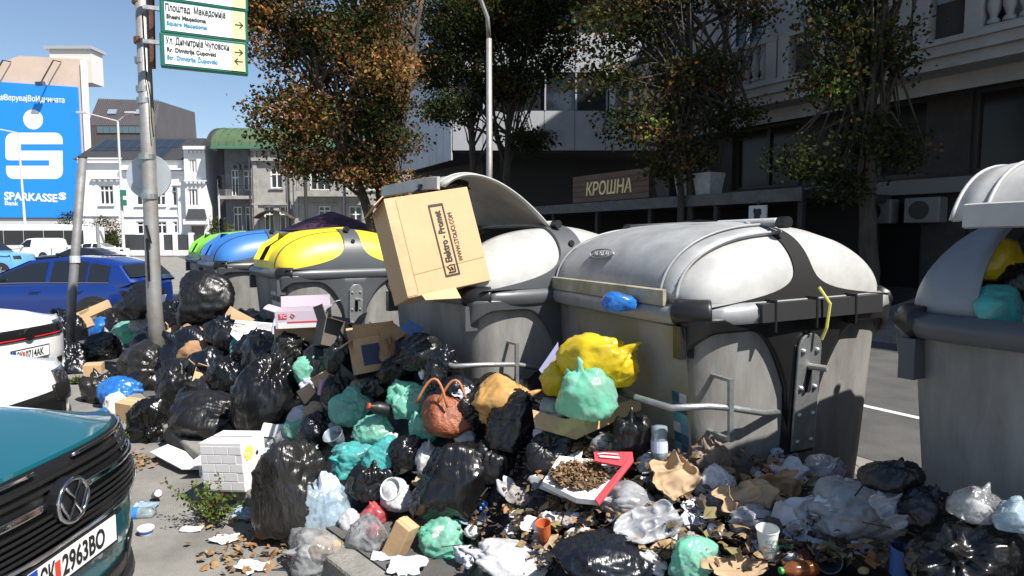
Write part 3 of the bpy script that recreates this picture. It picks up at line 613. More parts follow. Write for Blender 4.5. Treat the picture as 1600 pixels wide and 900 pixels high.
# weeds at the kerb
for (px, py, w_, hh, ns, lab, sd_) in [(335, 822, .13, .26, 16, 'spindly green weed growing out of the kerb gutter', 61), (168, 692, .2, .13, 26, 'low clump of green weeds by the round black bag', 62), (318, 812, .08, .2, 7, 'small weed sprig at the foot of the taller weed', 63), (120, 600, .14, .1, 14, 'flat weed patch beside the white car', 64)]:
    rng = np.random.default_rng(sd_); T = thing('weed', lab, 'weed', gnd(px, py, 0.0)); m = MB(); cen = []
    for k in range(ns):
        tip = Vector((rng.normal(0, w_), rng.normal(0, w_ * .7), hh * rng.uniform(.45, 1.1))); mid = tip * .5 + Vector((0, 0, hh * .12)); m.tube([(0, 0, 0), mid, tip], [.003, .0025, .001], 4)
        cen += [tuple(mid.lerp(tip, q)) for q in np.linspace(0, 1, 7)] + [tuple(mid * q) for q in (.5, .75)]
    m.build('stems', mat('weed_stem', (.1, .13, .05), .8), T); leaves(rng, cen, 4, .012, .026, [.1, .5, .05, 0, .5], 'foliage', T, droop=-.2)
# ================================================================ poles, lamps, signs
T = thing('street_lamp', 'tall curved-arm street lamp standing before the dark shops', 'street lamp', (at(765, 400, 23.3).x, 23.3, .13))
Z = lambda py: (371.3 - py) * .0233 + EYE - .13
MB().tube([(0, 0, 0), (0, 0, 3), (0, 0, Z(70))], [.13, .12, .1], 10).build('post', STEEL, T, smooth=True)
MB().tube([(0, 0, Z(70)), (-.05, -.1, Z(40)), (-.3, -.3, Z(14)), (-.75, -.7, Z(-4)), (-1.4, -1.2, Z(-14))], [.08, .075, .07, .065, .06], 8).build('arm', STEEL, T, smooth=True)
MB().box((-1.8, -1.5, Z(-16)), (.9, .3, .14), Matrix.Rotation(R(40), 3, 'Z')).build('lamp_head', LGREY, T, bevel=.04)
MB().lathe([(.2, 0), (.2, .5), (.14, .6)], 10).build('base_sleeve', STEEL, T)
T = thing('street_lamp', 'double-armed white street lamp by the white house fence', 'street lamp', (at(194, 400, 55).x, 55, 0)); s = .055; Z = lambda py: (371.3 - py) * s + EYE
MB().tube([(0, 0, 0), (0, 0, Z(192))], [.13, .09], 8).build('post', LGREY, T)
for dx, py, nm in ((-2.6, 181, 1), (1.1, 181, 2)):
    MB().tube([(0, 0, Z(193)), (dx, -.2, Z(py))], [.06, .05], 6).build('arm', LGREY, T); MB().box((dx * 1.1, -.2, Z(py - .5)), (.8, .3, .14)).build('lamp_head', LGREY, T)
for py in (303, 318): MB().bx((.08, -.3, Z(py + 4)), (.5, -.1, Z(py - 5))).build('street_plate', mat('plate_green', (.02, .16, .1), .5), T)
T = thing('street_lamp', 'thin grey street lamp with drooping arm before the blue billboard', 'street lamp', (at(43, 400, 60).x, 60, 0)); s = .06
MB().tube([(0, 0, 0), (-.2, 0, Z(212))], [.12, .08], 8).build('post', LGREY, T); MB().tube([(-.2, 0, Z(211)), (-2.6, -.4, Z(203)), (-4, -.6, Z(201))], .06, 6).build('arm', LGREY, T); MB().box((-4.3, -.6, Z(201)), (.8, .3, .14)).build('lamp_head', LGREY, T)
for px, top, YY, lab in ((480, 195, 40, 'thin dark utility pole rising through the autumn tree'), (540, 250, 42, 'grey utility pole in front of the grey building'), (155, 348, 52, 'short grey post by the fence')):
    p = at(px, 400, YY); o_ = thing('utility_pole', lab, 'pole', (p.x, YY, 0)); zt_ = (371.3 - top) * YY / 1000 + EYE
    MB().tube([(0, 0, 0), (0, 0, zt_)], [.12, .09], 8).build('shaft', STEEL if px != 480 else DP, o_); MB().lathe([(.12, 0), (.12, .03)], 8, Matrix.Translation((0, 0, zt_))).build('cap', DP, o_)
# traffic light at the crossing
p = at(345, 400, 50); T = thing('traffic_light', 'slim traffic light with black heads by the crossing', 'traffic light', (p.x, 50, 0))
MB().tube([(0, 0, 0), (0, 0, 6.3)], .07, 8).build('post', LGREY, T)
for z_ in (5.6, 2.3):
    hd = MB().bx((.08, -.2, z_), (.45, .1, z_ + 1.05)).build('signal_head', BLACKM, T, bevel=.04)
    for k in range(3): MB().lathe([(.13, 0), (.14, .16)], 12, Matrix.Translation((.265, -.2, z_ + .2 + k * .33)) @ Matrix.Rotation(R(90), 4, 'X'), cap=False).build('visor', BLACKM, hd)
# sign pole
def PY(px, py, Y): return at(px, py, Y)
pb = at(241, 470, 7.3); pt = at(219, -60, 7.25); base = Vector((pb.x + .03, 7.3, .14))
T = thing('sign_pole', 'grey steel pole with rust bands carrying green-framed direction signs', 'pole', base)
L_ = lambda v: Vector(v) - base
MB().tube([L_(base), L_(pb), L_(at(232, 240, 7.28)), L_(pt)], [.088, .08, .076, .066], 14).build('shaft', STEEL, T, smooth=True)
for py, c in ((64, RUST), (95, GALV), (140, GALV), (158, GALV), (245, GALV), (307, GALV), (2, RUST)):
    q = L_(at(219 + (py / 470) * 22, py, 7.27)); MB().lathe([(.078, -.035), (.083, -.03), (.083, .03), (.078, .035)], 14, Matrix.Translation(q)).build('clamp_band', c, T)
q = [L_(at(x, y, 7.19)) for x, y in ((223, 20), (226, 70), (229, 120), (235, 150), (237, 190), (240, 214))]; MB().tube(q, .006, 5).build('cable', BLACKM, T)
q = [L_(at(x, y, 7.19)) for x, y in ((228, 352), (232, 366), (236, 380), (229, 372), (231, 400), (233, 440))]; MB().tube(q, .014, 5).build('cable', BLACKM, T)
# rusty upright and sign boxes
q0, q1 = L_(at(236, -40, 7.2)), L_(at(239, 107, 7.2)); MB().tube([q0, q1], .03, 4).build('bracket_upright', RUST, T)
MB().tube([L_(at(222, 65, 7.25)), L_(at(238, 66, 7.2))], .02, 6).build('bracket_arm', GALV, T)
GF = mat('sign_green', (.006, .12, .085), .35, var=.15, vscale=8); SW = mat('sign_white', (.74, .75, .76), .35); SYL = mat('sign_yellow', (.8, .66, .3), .4); SBL = mat('print_blue', (.03, .22, .4), .5)
def dsign(parent, y0, rowsT, arrows, lab, h_=.36):
    tl = at(249, y0, 7.08); xr = at(386, y0 + 15, 7.46)
    S = thing('direction_sign', lab, 'sign', tl, math.atan2(xr.y - tl.y, xr.x - tl.x), 'stacked direction signs'); W_ = (xr - tl).xy.length
    MB().bx((0, -.04, -h_), (W_, .06, 0)).build('frame', GF, S, bevel=.012)
    MB().bx((.045, -.046, -h_ + .03), (W_ - .03, -.041, -.035)).build('face', SW, S)
    MB().bx((W_ - .17, -.05, -h_ + .03), (W_ - .03, -.047, -.035)).build('arrow_panel', SYL, S)
    for (s_, x, z, sz, xs, mt) in rowsT: text(s_, sz, mt, S, frame((x, -.0505, z), (1, 0, 0), (0, 0, 1)), xs=xs, depth=.001, bold=.002)
    for (z, dr) in arrows:
        c = W_ - .095; m = MB(); yy = -.053; L = .042
        m.bx((c - L, yy - .001, z - .006), (c + L, yy, z + .006))
        for sg in (-1, 1):
            m.box((c + dr * (L - .016), yy - .0005, z + sg * .016), (.055, .0012, .011), Matrix.Rotation(sg * dr * R(45), 3, 'Y'))
        m.build('arrow', BLK, S)
    MB().bx((-.16, -.02, -h_ * .3 - .02), (0.01, .02, -h_ * .3 + .02)).build('bracket', GALV, S); return S
dsign(T, 51, [('Ул. Димитрија Чуповски', .06, -.115, .1, .53, BLK), ('Rr. Dimitrija Çupovski', .065, -.198, .062, .86, BLK), ('Str. Dimitrija Čupovski', .065, -.28, .062, .86, SBL)], [(-.125, 1), (-.225, -1)], 'lowest green-framed direction sign with two opposite arrows on the pole')
dsign(T, -2, [('Плоштад  Македонија', .05, -.125, .1, .56, BLK), ('Sheshi Maqedonia', .06, -.205, .062, .86, BLK), ('Square Macedonia', .06, -.275, .062, .86, SBL)], [(-.18, 1)], 'green-framed direction sign to the square with a single right arrow')
dsign(T, -53, [], [(-.18, 1)], 'topmost direction sign cut above the square sign')
# back of a round traffic sign
c = at(233, 276, 7.42); S = thing('round_sign', 'back of a round grey traffic sign on the steel pole', 'sign', c)
MB().lathe([(.235, .006), (.252, .012), (.255, 0), (.255, -.012), (.0, -.012)], 40, Matrix.Rotation(R(-92), 4, 'X'), cap=False).build('rim', mat('sign_back', (.42, .46, .5), .5, .2, .12, 6), S, smooth=True, angle=40)
MB().lathe([(.24, 0), (.24, .004)], 40, Matrix.Rotation(R(-92), 4, 'X')).build('disc', MATS['sign_back'], S)
for z_ in (-.12, .12): MB().bx((-.1, -.06, z_ - .012), (.1, -.005, z_ + .012)).build('clamp', GALV, S)
# leaning pole
b_ = at(112, 470, 9.2); t_ = at(129, 247, 9.2); base = Vector((b_.x - .03, 9.2, .1)); T = thing('leaning_pole', 'thin grey metal pole leaning sideways beside the blue car', 'pole', base)
MB().tube([Vector((-.03, 0, 0)), b_ - base, t_ - base], [.062, .06, .056], 12).build('shaft', mat('dull_pole', (.2, .2, .2), .6, .3, .3, 6), T, smooth=True); MB().lathe([(.06, 0), (.06, .02), (0, .03)], 12, Matrix.Translation(t_ - base), cap=False).build('cap', DP, T)
MB().lathe([(.066, -.05), (.066, .05)], 12, Matrix.Translation(at(117, 405, 9.2) - base)).build('tape_band', LGREY, T)
# purple parasol
p = at(520, 400, 33); T = thing('parasol', 'large dark purple cafe parasol behind the yellow bin', 'parasol', (p.x, 33, 0)); Zp = lambda py: (371.3 - py) * .033 + EYE
PUR = mat('purple_canvas', (.03, .008, .026), .8)
m = MB(); rg = [[(2.5 * k * math.cos(R(45 * j + 22)), 2.5 * k * math.sin(R(45 * j + 22)), z) for j in range(8)] for k, z in ((1, Zp(367)), (1, Zp(360)), (.5, Zp(343)), (.03, Zp(331)))]; m.loft(rg); m.build('canopy', PUR, T)
MB().tube([(0, 0, 0), (0, 0, Zp(331))], .04, 8).build('pole', LGREY, T); MB().bx((-.4, -.4, 0), (.4, .4, .1)).build('base', CONC, T)
# ================================================================ vehicles (local: front +x, left +y)
CGL = mat('car_glass', (.012, .015, .018), .04, spec=.8)
def fascia_x(y, z, L, Hh):
    return L / 2 - .05 - .26 * (abs(y) / .85) ** 3.2 - .10 * max(0, (z - .62) / (Hh - .62)) ** 2 - .05 * max(0, (.45 - z) / .3)
def car(name, label, pm, loc, rotz, L=4.25, Wd=1.78, H=1.46, hood=.95, cat='car', group=None, kind='hatch', lamp=True):
    T = thing(name, label, cat, loc, rotz, group); w = Wd / 2; hf = L / 2
    def nx(y, z): return fascia_x(y / w * .85, z, L, hood)
    # front fascia
    ys = np.linspace(-w, w, 25); zs = np.linspace(.2, hood - .04, 12)
    MB().grid([[(nx(y, z), y * (1 - .03 * max(0, (.4 - z))), z) for y in ys] for z in zs]).build('front_bumper', pm, T, smooth=True)
    def zh(x): return hood - .04 + (.13 * min(1, (hf - x) / 1.2) ** .6 if x > .0 else .13)
    xs = [None] + list(np.linspace(hf - .5, .6, 8))
    P = []
    for i, x in enumerate(xs):
        row = []
        for y in ys:
            k = abs(y) / w
            if x is None: row.append((nx(y, hood - .04), y, hood - .04))
            else: row.append((min(x, nx(y, hood) - .02 * i), y, zh(x) - .13 * k ** 4 + .012 * math.exp(-((k - .55) / .1) ** 2)))
        P.append(row)
    MB().grid(P).build('hood', pm, T, smooth=True)
    # sides and tail
    def side(sg):
        P = []
        for x in np.linspace(hf - .31, -hf + .12, 26):
            e = max(0, (-x - hf + .7) / .7) if x < -hf + .7 else 0
            belt = (zh(x) - .13 if x > .6 else hood + (.6 - x) * .02 - .04)
            P.append([(x, sg * (w - .02 * (1 - t) ** 2 - .06 * t ** 5 - .12 * e * e), .2 + (belt - .2) * t) for t in np.linspace(0, 1, 9)])
        return MB().grid(P).build('side_panel', pm, T, smooth=True)
    sp = [side(-1), side(1)]
    zb = hood - .04 + (.6 + hf) * .02
    MB().loft([[(-hf + .12, -w + .12, .25), (-hf + .12, w - .12, .25), (-hf + .12, w - .16, zb), (-hf + .12, -w + .16, zb)], [(-hf, -w + .25, .3), (-hf, w - .25, .3), (-hf + .03, w - .3, zb), (-hf + .03, -w + .3, zb)]]).build('rear_bumper', pm, T, bevel=.04)
    MB().bx((-hf + .15, -w + .1, .18), (hf - .6, w - .1, .32)).build('underbody', BLACKM, T)
    # cabin
    yb, yr = w - .07, w - .28; b0_ = hood + .02
    if kind == 'van': prof = [(.95, hood + .08), (.35, H - .06), (-.2, H), (-hf + .3, H), (-hf + .08, H - .12), (-hf + .05, b0_)]
    elif kind == 'sedan': prof = [(.75, hood + .08), (.05, H - .05), (-.5, H), (-1.0, H - .04), (-1.7, b0_ + .05), (-hf + .1, b0_ + .02)]
    else: prof = [(.8, hood + .08), (.0, H - .07), (-.6, H), (-1.3, H - .03), (-hf + .38, H - .14), (-hf + .08, b0_ + .02)]
    def pz(x):
        for (xa, za), (xb, zb_) in zip(prof, prof[1:]):
            if xb <= x <= xa: return za + (zb_ - za) * (xa - x) / (xa - xb)
        return prof[-1][1]
    def pt(x, s, sg, o=0):
        z1 = pz(x); k = (s * (z1 - b0_)) / (H - b0_); return Vector((x, sg * (yb + (yr - yb) * max(0, k) ** 1.15 + o), b0_ + s * (z1 - b0_)))
    X_ = sorted({round(float(v), 3) for v in np.linspace(prof[0][0], prof[-1][0], 22)} | {p[0] for p in prof}, reverse=True)
    P = [[pt(x, s, -1) for s in (-.3, 0, .33, .66, .9, 1)] + [Vector((x, y, pz(x) + .02 * (1 - (y / yr) ** 2))) for y in (-.3, 0, .3)] + [pt(x, s, 1) for s in (1, .9, .66, .33, 0, -.3)] for x in X_]
    MB().grid(P).build('cabin', pm, T, smooth=True)
    x_b = prof[0][0]; x_t = prof[1][0]
    # side windows follow the cabin, slightly proud
    def swin(xa, xb, nm='side_window', s0=.08, s1=.88):
        for sg in (-1, 1):
            MB().grid([[pt(x, s0 + (s1 - s0) * t, sg, .008) for t in (0, .33, .66, 1)] for x in np.linspace(xa, xb, 10)]).build(nm, CGL, T)
    if kind == 'van': swin(.75, -.1); 
    else:
        swin(.52, -.36); swin(-.46, -1.15); swin(-1.19, -1.6 if kind == 'hatch' else -1.35, s1=.82)
    for sg in (-1, 1):
        MB().tube([pt(x, .05, sg, .012) for x in np.linspace(.6, -1.62 if kind != 'van' else -.1, 12)], .009, 5).build('window_trim', CHROME if kind == 'hatch' else BLACKM, T)
    a0, a1 = prof[0], prof[1]
    def slab(f0, f1, A, Bp, nm):
        rows_ = []
        for t in np.linspace(f0, f1, 5):
            x = A[0] + (Bp[0] - A[0]) * t; hw = pt(x, .98, 1).y - .05
            rows_.append([Vector((x + .02 * (1 if A[0] > 0 else -1), y, pz(x) + .026)) for y in np.linspace(-hw, hw, 7)])
        MB().grid(rows_).build(nm, CGL, T)
    slab(.08, .95, a0, a1, 'windscreen')
    if kind != 'van': slab(.1, .8, prof[-2], prof[-1], 'rear_window')
    # wheels
    for wx in (hf - .82, -hf + .78):
        for sg in (-1, 1):
            A = Matrix.Translation((wx, sg * (w - .1), .32)) @ Matrix.Rotation(R(90), 4, 'X')
            MB().lathe([(.395, -.115), (.395, .115)], 28, A).build('wheel_arch', RUBBER, T)
            wh = MB().lathe([(.22, -.12), (.3, -.125), (.32, -.1), (.32, .1), (.3, .125), (.22, .12)], 28, A).build('wheel', RUBBER, T, smooth=True, angle=40)
            m = MB(); m.lathe([(.06, -.128), (.06, .128)], 12, A); m.lathe([(.2, -.1), (.225, -.126), (.225, .126), (.2, .1)], 28, A, cap=False)
            for k in range(5): m.box(A @ Vector((.12 * math.cos(k * 1.2566), .12 * math.sin(k * 1.2566), 0)), (.05, .25, .17), A.to_3x3() @ Matrix.Rotation(k * 1.2566, 3, 'Z') @ Matrix.Rotation(R(90), 3, 'Z') @ Matrix.Rotation(R(90), 3, 'X'))
            m.build('rim', GALV, wh)
    # mirrors, handles
    for sg in (-1, 1):
        MB().box((.52, sg * (w + .07), hood + .12), (.14, .2, .13)).build('mirror', pm, T, bevel=.04)
        if kind != 'van':
            for hx_ in (-.2, -1.02): MB().box((hx_, sg * (w + .004), hood - .12), (.2, .03, .03)).build('door_handle', pm, sp[0 if sg < 0 else 1], bevel=.01)
    def patch(nm, mt, y0, y1, z0, z1, off=.012, par=T, curve=None, n=14):
        rows_ = []
        for t in np.linspace(0, 1, 5):
            row = []
            for y in np.linspace(y0, y1, n):
                lo, hi = (z0(y) if callable(z0) else z0), (z1(y) if callable(z1) else z1); z = lo + (hi - lo) * t; row.append(Vector((nx(y, z) + off, y, z)))
            rows_.append(row)
        o_ = MB().grid(rows_).build(nm, mt, par, smooth=True); q = o_.modifiers.new('sol', 'SOLIDIFY'); q.thickness = .012; q.offset = -1; return o_
    if lamp:
        for sg in (-1, 1):
            y0, y1 = sorted((sg * (w - .38), sg * (w - .06))); patch('headlight', mat('headlight_glass', (.03, .03, .034), .06, spec=.9, coat=1), y0, y1, lambda y: hood - .24, lambda y: hood - .075)
    T2 = T; return T2, patch, nx
def plate(T, nx, z, s_, parts, w_=.52, h_=.115, y=0):
    M = frame((nx(0, z) + .03, y, z), (0, 1, 0), (0, 0, 1)); S = bpy.data.objects
    p = MB().bx((-w_ / 2 - .012, -h_ / 2 - .012, -.012), (w_ / 2 + .012, h_ / 2 + .012, 0)).build('number_plate', BLACKM, T, M=M)
    MB().bx((-w_ / 2, -h_ / 2, 0), (w_ / 2, h_ / 2, .003)).build('plate_face', mat('plate_white', (.72, .73, .74), .4), p); MB().bx((-w_ / 2, -h_ / 2, .003), (-w_ / 2 + .045, h_ / 2, .0045)).build('blue_strip', mat('plate_blue', (.01, .05, .35), .4), p)
    MB().bx((-.125, -.035, .003), (-.095, .035, .0045)).build('emblem', mat('plate_red', (.55, .05, .02), .5), p)
    a_, b_ = parts
    text(a_, .115, BLK, p, Matrix.Translation((-.205, -.04, .004)), xs=.5, depth=.0008, bold=.003); text(b_, .115, BLK, p, Matrix.Translation((-.085, -.04, .004)), xs=.68, depth=.0008, bold=.003)
TEAL = mat('teal_paint', (.004, .125, .165), .3, .35, .06, 2, coat=1); WPT = mat('white_paint', (.74, .75, .76), .3, coat=.8); BLP = mat('blue_paint', (.006, .032, .2), .3, .3, coat=1)
GRL = mat('grille_black', (.008, .008, .009), .35, var=.2)
T, patch, nx = car('parked_car', 'teal compact car with chrome-lined grille parked nose to the kerb', TEAL, (-1.80 - 2.06, 2.52, 0), R(0), 4.2, 1.6, 1.56, 1.0, lamp=False)
def gb(y): return .635 + .08 * (abs(y) / .72) ** 3
patch('grille', GRL, -.73, .73, gb, lambda y: .95 - .01 * (abs(y) / .73) ** 2, .012, n=28)
for k in range(5):
    z = .665 + k * .024; patch('grille_slat', BLACKM, -.62, .62, z, z + .010, .03, n=20)
for k in range(2): patch('grille_slat', BLACKM, -.7, .7, .86 + k * .03, .873 + k * .03, .03, n=20)
for z, t_ in ((.935, .012), (.80, .026)): 
    for y0, y1 in ((-.7, -.11), (.11, .7)): patch('chrome_strip', CHROME, y0, y1, z, z + t_, .036, n=16)
patch('chrome_surround', CHROME, -.71, .71, lambda y: gb(y) - .004, lambda y: gb(y) + .014, .034, n=28)
for sg in (-1, 1):
    y0, y1 = sorted((sg * .48, sg * .76)); patch('headlight', MATS.get('headlight_glass') or mat('headlight_glass', (.03, .03, .034), .06, spec=.9, coat=1), y0, y1, .83, .93, .022)
    patch('fog_vent', GRL, *sorted((sg * .48, sg * .8)), .28, .40, .014)
patch('lower_intake', GRL, -.5, .5, .24, .34, .014)
M = frame((nx(0, .8) + .05, 0, .79), (0, 1, 0), (0, 0, 1)); bg = MB().lathe([(.095, -.04), (.095, 0)], 32).build('badge', GRL, T, M=M)
m = MB(); rg = [[((.086 + .010 * math.cos(R(60 * j))) * math.cos(R(10 * k)), (.086 + .010 * math.cos(R(60 * j))) * math.sin(R(10 * k)), .004 + .008 * math.sin(R(60 * j))) for j in range(6)] for k in range(37)]
m.loft(rg, True, False)
for pts in ([(-.045, .066), (0, .008), (.045, .066)], [(-.078, .018), (-.036, -.064), (0, -.006), (.036, -.064), (.078, .018)]):
    m.tube([(x, y, .006) for x, y in pts], .0085, 6)
m.build('badge_ring', CHROME, bg, smooth=True)
plate(T, nx, .555, '', ('СК', '2963BO'))
m = MB().tube([Vector((nx(y, .2) + .005, y, .2)) for y in np.linspace(-.8, .8, 20)], .04, 6).build('lip', BLACKM, T)
T, patch, nx = car('parked_car', 'white car with black swept headlight parked next to the teal car', WPT, (-3.28 - 2.1, 4.28, 0), R(-1), 4.2, 1.62, 1.5, .95)
patch('grille', GRL, -.5, .5, .5, .74, .014); patch('intake', GRL, -.55, .55, .27, .38, .014)
for sg in (-1, 1): patch('headlight_trim', GRL, *sorted((sg * .36, sg * .8)), lambda y: .66 - .12 * (abs(y) - .36), lambda y: .78, .02); patch('side_vent', GRL, *sorted((sg * .62, sg * .8)), .32, .52, .014)
T, patch, nx = car('parked_car', 'white hatchback with red grille stripe parked beyond the white car', WPT, (-5.5 - 2.1, 7.35, 0), R(-3), 4.25, 1.72, 1.46, .93)
patch('grille', GRL, -.56, .56, .69, .82, .014); patch('red_stripe', mat('gti_red', (.6, .01, .02), .4), -.56, .56, .705, .717, .03); patch('intake', GRL, -.6, .6, .27, .4, .014)
MB().lathe([(.07, 0), (.07, .03)], 24, frame((nx(0, .76) + .02, 0, .75), (0, 1, 0), (0, 0, 1))).build('badge', BLACKM, T); plate(T, nx, .53, '', ('СК', '0714AK'))
car('parked_car', 'deep blue hatchback parked sideways behind the rubbish and leaning pole', BLP, (-9.5, 13.3, 0), R(180), 4.25, 1.78, 1.46, .93)
car('small_van', 'light blue people carrier behind the blue hatchback', mat('lightblue_paint', (.12, .33, .6), .35, coat=.6), (at(0, 400, 30).x - .9, 30, 0), R(8), 4.3, 1.8, 1.86, 1.1, kind='van', cat='van')
car('delivery_van', 'small white delivery van waiting in front of the bus', WPT, (at(60, 400, 52).x, 52, 0), R(172), 4.1, 1.75, 1.8, 1.05, kind='van', cat='van')
car('parked_car', 'white saloon car on the crossing beside the small white van', WPT, (at(142, 400, 53).x, 54.5, 0), R(3), 4.3, 1.75, 1.43, .95, kind='sedan')
car('parked_car', 'black saloon car passing behind the blue hatchback roof', mat('black_paint', (.008, .009, .012), .3, coat=.9), (at(105, 400, 34).x, 35, 0), R(178), 4.4, 1.75, 1.3, .85, kind='sedan')
car('parked_car', 'dark blue car half hidden behind the green bin', mat('navy_paint', (.008, .012, .03), .3, coat=.9), (at(330, 400, 40).x + .8, 42, 0), R(0), 4.3, 1.75, 1.45, .95)
# bus
p0, p1 = at(-60, 400, 58), at(138, 400, 58); Bs = thing('city_bus', 'white city bus with dark windows passing below the billboard', 'bus', ((p0.x + p1.x) / 2, 59.3, 0)); hl = (p1.x - p0.x) / 2
MB().bx((-hl, -1.27, .35), (hl, 1.27, 2.85)).build('body', WPT, Bs, bevel=.12); MB().bx((-hl + 1, -1.0, 2.85), (hl - 2.6, 1.0, 3.05)).build('roof_pod', WPT, Bs, bevel=.08)
for k in range(6):
    x = -hl + .3 + k * (2 * hl - .6) / 6; MB().bx((x, -1.3, 1.2), (x + (2 * hl - .6) / 6 - .06, -1.272, 2.5)).build('window', DGLASS, Bs)
for x in (-hl + 2.4, hl - 2.2):
    MB().lathe([(.48, -.15), (.48, .15)], 20, Matrix.Translation((x, -1.2, .48)) @ Matrix.Rotation(R(90), 4, 'X')).build('wheel', RUBBER, Bs)
# ================================================================ rubbish containers
GREYB = mat('bin_body_grey', (.24, .236, .228), .55, var=.4, vscale=3.2, col2=(.145, .14, .13), bump=.08, bscale=30, detail=11, stretch=(2.2, 2.2, .55))
FRAME = mat('bin_frame_grey', (.075, .082, .09), .38, var=.15, vscale=4)
def lidm(n, c, dirt): return mat(n, c, .42, var=.5, vscale=4.5, col2=dirt, detail=13, bump=.04, bscale=30)
def superring(a, b, n, k, z):
    P = []
    for i in range(k):
        t = 2 * math.pi * i / k; c, s = math.cos(t), math.sin(t)
        P.append((a * math.copysign(abs(c) ** (2 / n), c), b * math.copysign(abs(s) ** (2 / n), s), z))
    return P
def container(label, corner, alpha, lm, L=1.45, W=1.62, zr=1.33, H=1.81, lid_open=0, broken=False, frame_m=None, group='kerbside recycling containers', plate_=True, hole=None, bodym=None, pedal=True, lidm2=None, lidk=.33, tilt=(0, 0)):
    a, b, c = L / 2, W / 2, H - zr; n, mm = 2.7, 2.25
    ca, sa = math.cos(alpha), math.sin(alpha); xl = Vector((sa, -ca, 0)); yl = Vector((ca, sa, 0))
    loc = Vector((corner[0], corner[1], .14)) - xl * a + yl * b
    T = thing('waste_container', label, 'container', loc, group=group, rot=(tilt[0], tilt[1], alpha - R(90))); fm = frame_m or FRAME; bodym = bodym or GREYB; lidm2 = lidm2 or lm
    # body
    sc = lambda z: .84 + .14 * (z / zr) ** .8
    rings = [superring(a * sc(z) * q, b * sc(z) * q, 7, 72, z) for z, q in ((.03, .9), (.06, .97), (.12, 1), (.5, 1), (.9, 1), (zr - .03, 1), (zr, 1), (zr, .97), (zr - .5, .95), (zr - .6, .93))]
    MB().loft(rings, True, True).build('body', bodym, T, smooth=True, angle=35)
    for sx in (-1, 1):
        for sy in (-1, 1): MB().lathe([(.05, 0), (.06, .05)], 10, Matrix.Translation((sx * a * .65, sy * b * .65, 0))).build('foot', BLACKM, T)
    # rim tube
    k = 96; outer = superring(a + .005, b + .005, 5.5, k, 0); m = MB(); rg = []
    for j, (dx, dz) in enumerate([(-.03, -.06), (.03, -.055), (.05, -.02), (.045, .02), (.01, .045), (-.04, .03)]):
        rg.append([(x * (1 + dx / a), y * (1 + dx / b), zr + dz) for x, y, _ in outer])
    m.loft(rg + [rg[0]], True, False); m.build('rim', fm if not broken else mat('worn_rim', (.26, .27, .28), .42, var=.3, vscale=5), T, smooth=True, angle=50)
    for sx, sy in ((-1, -1), (1, -1), (1, 1), (-1, 1)):        # corner bumpers
        pts = [p for p in superring(a + .012, b + .012, 5.5, 144, zr) if p[0] * sx > a * .8 and p[1] * sy > b * .8]
        pts.sort(key=lambda p: math.atan2(p[1] / b, p[0] / a) if sx > 0 else math.atan2(p[1] / b, -p[0] / a))
        MB().tube(pts, .068, 10).build('corner_bumper', BLACKM, T, smooth=True)
    # dome
    PW_, QX, RX = 2.35, 4.5, 2.3
    def bm_(x): return b * max(0, 1 - abs(x / a) ** 6) ** (1 / 6)
    def dz(x, y): return zr + .03 + (c - .03) * max(0, 1 - min(1, abs(y) / max(1e-6, bm_(x))) ** PW_) ** (1 / PW_) * max(0, 1 - abs(x / a) ** QX) ** (1 / RX)
    xl_ = lidk * L; xs = [-a * (1 - (1 - t) ** 2.6 * (1 - xl_ / a)) for t in np.linspace(1, 0, 20)] + list(np.linspace(-xl_, xl_, 11))[1:-1] + [a * (1 - (1 - t) ** 2.6 * (1 - xl_ / a)) for t in np.linspace(0, 1, 20)]
    ph = [math.pi * q / 40 for q in range(41)]
    def dome(x, p, o=0):
        y = -bm_(x) * math.cos(p); z = dz(x, y); v = Vector((x * (1 + .3 * o / a), y, z))
        if o: v += Vector((0, -math.cos(p), math.sin(p) * 1.0)) * o
        return v
    G = [[dome(x, p) for p in ph] for x in xs]; m = MB(); V = [p for r_ in G for p in r_]; F = []; nb = len(ph)
    for i in range(len(xs) - 1):
        for j in range(nb - 1):
            if abs((xs[i] + xs[i + 1]) / 2) < xl_ and j < 19 and (lid_open or hole): continue
            F.append((i * nb + j, i * nb + j + 1, (i + 1) * nb + j + 1, (i + 1) * nb + j))
    m.add(V, F); o = m.build('dome', lm, T, smooth=True); q = o.modifiers.new('s', 'SOLIDIFY'); q.thickness = .012; q.offset = -1
    # opening lid panel between two seams
    hinge = Vector((0, -.05, H + .0)); Mo = Matrix.Translation(hinge) @ Matrix.Rotation(-lid_open, 4, 'X') @ Matrix.Translation(-hinge)
    if not hole:
        wlid = xl_ + .035
        def lp(x, p, o): return Mo @ dome(x, p, o)
        xq = np.linspace(-wlid, wlid, 15); pq = [R(3) + (R(86)) * t for t in np.linspace(0, 1, 22)]
        lo = MB().grid([[lp(x, p, .014 + (.010 if abs(x) > wlid - .09 else 0)) for p in pq] for x in xq]).build('lid', lidm2, T, smooth=True)
        q = lo.modifiers.new('s', 'SOLIDIFY'); q.thickness = .014; q.offset = -1
        for x in (-wlid, wlid, -wlid + .1, wlid - .1): MB().tube([lp(x, p, .024) for p in pq], .007, 6).build('lid_rib', lidm2, lo, smooth=True)
        # front lip of lid
        e = [lp(x, R(3), .03) for x in np.linspace(-wlid + .05, wlid - .05, 12)]
        MB().loft([[p + Vector((0, dy, dz_)) for dy, dz_ in ((0, -.035), (-.02, -.03), (-.02, .045), (0, .05))] for p in e]).build('lid_lip', mat('grubby_lip', (.36, .34, .25), .5, var=.6, vscale=6, col2=(.2, .19, .13)) if broken else lidm2, lo)
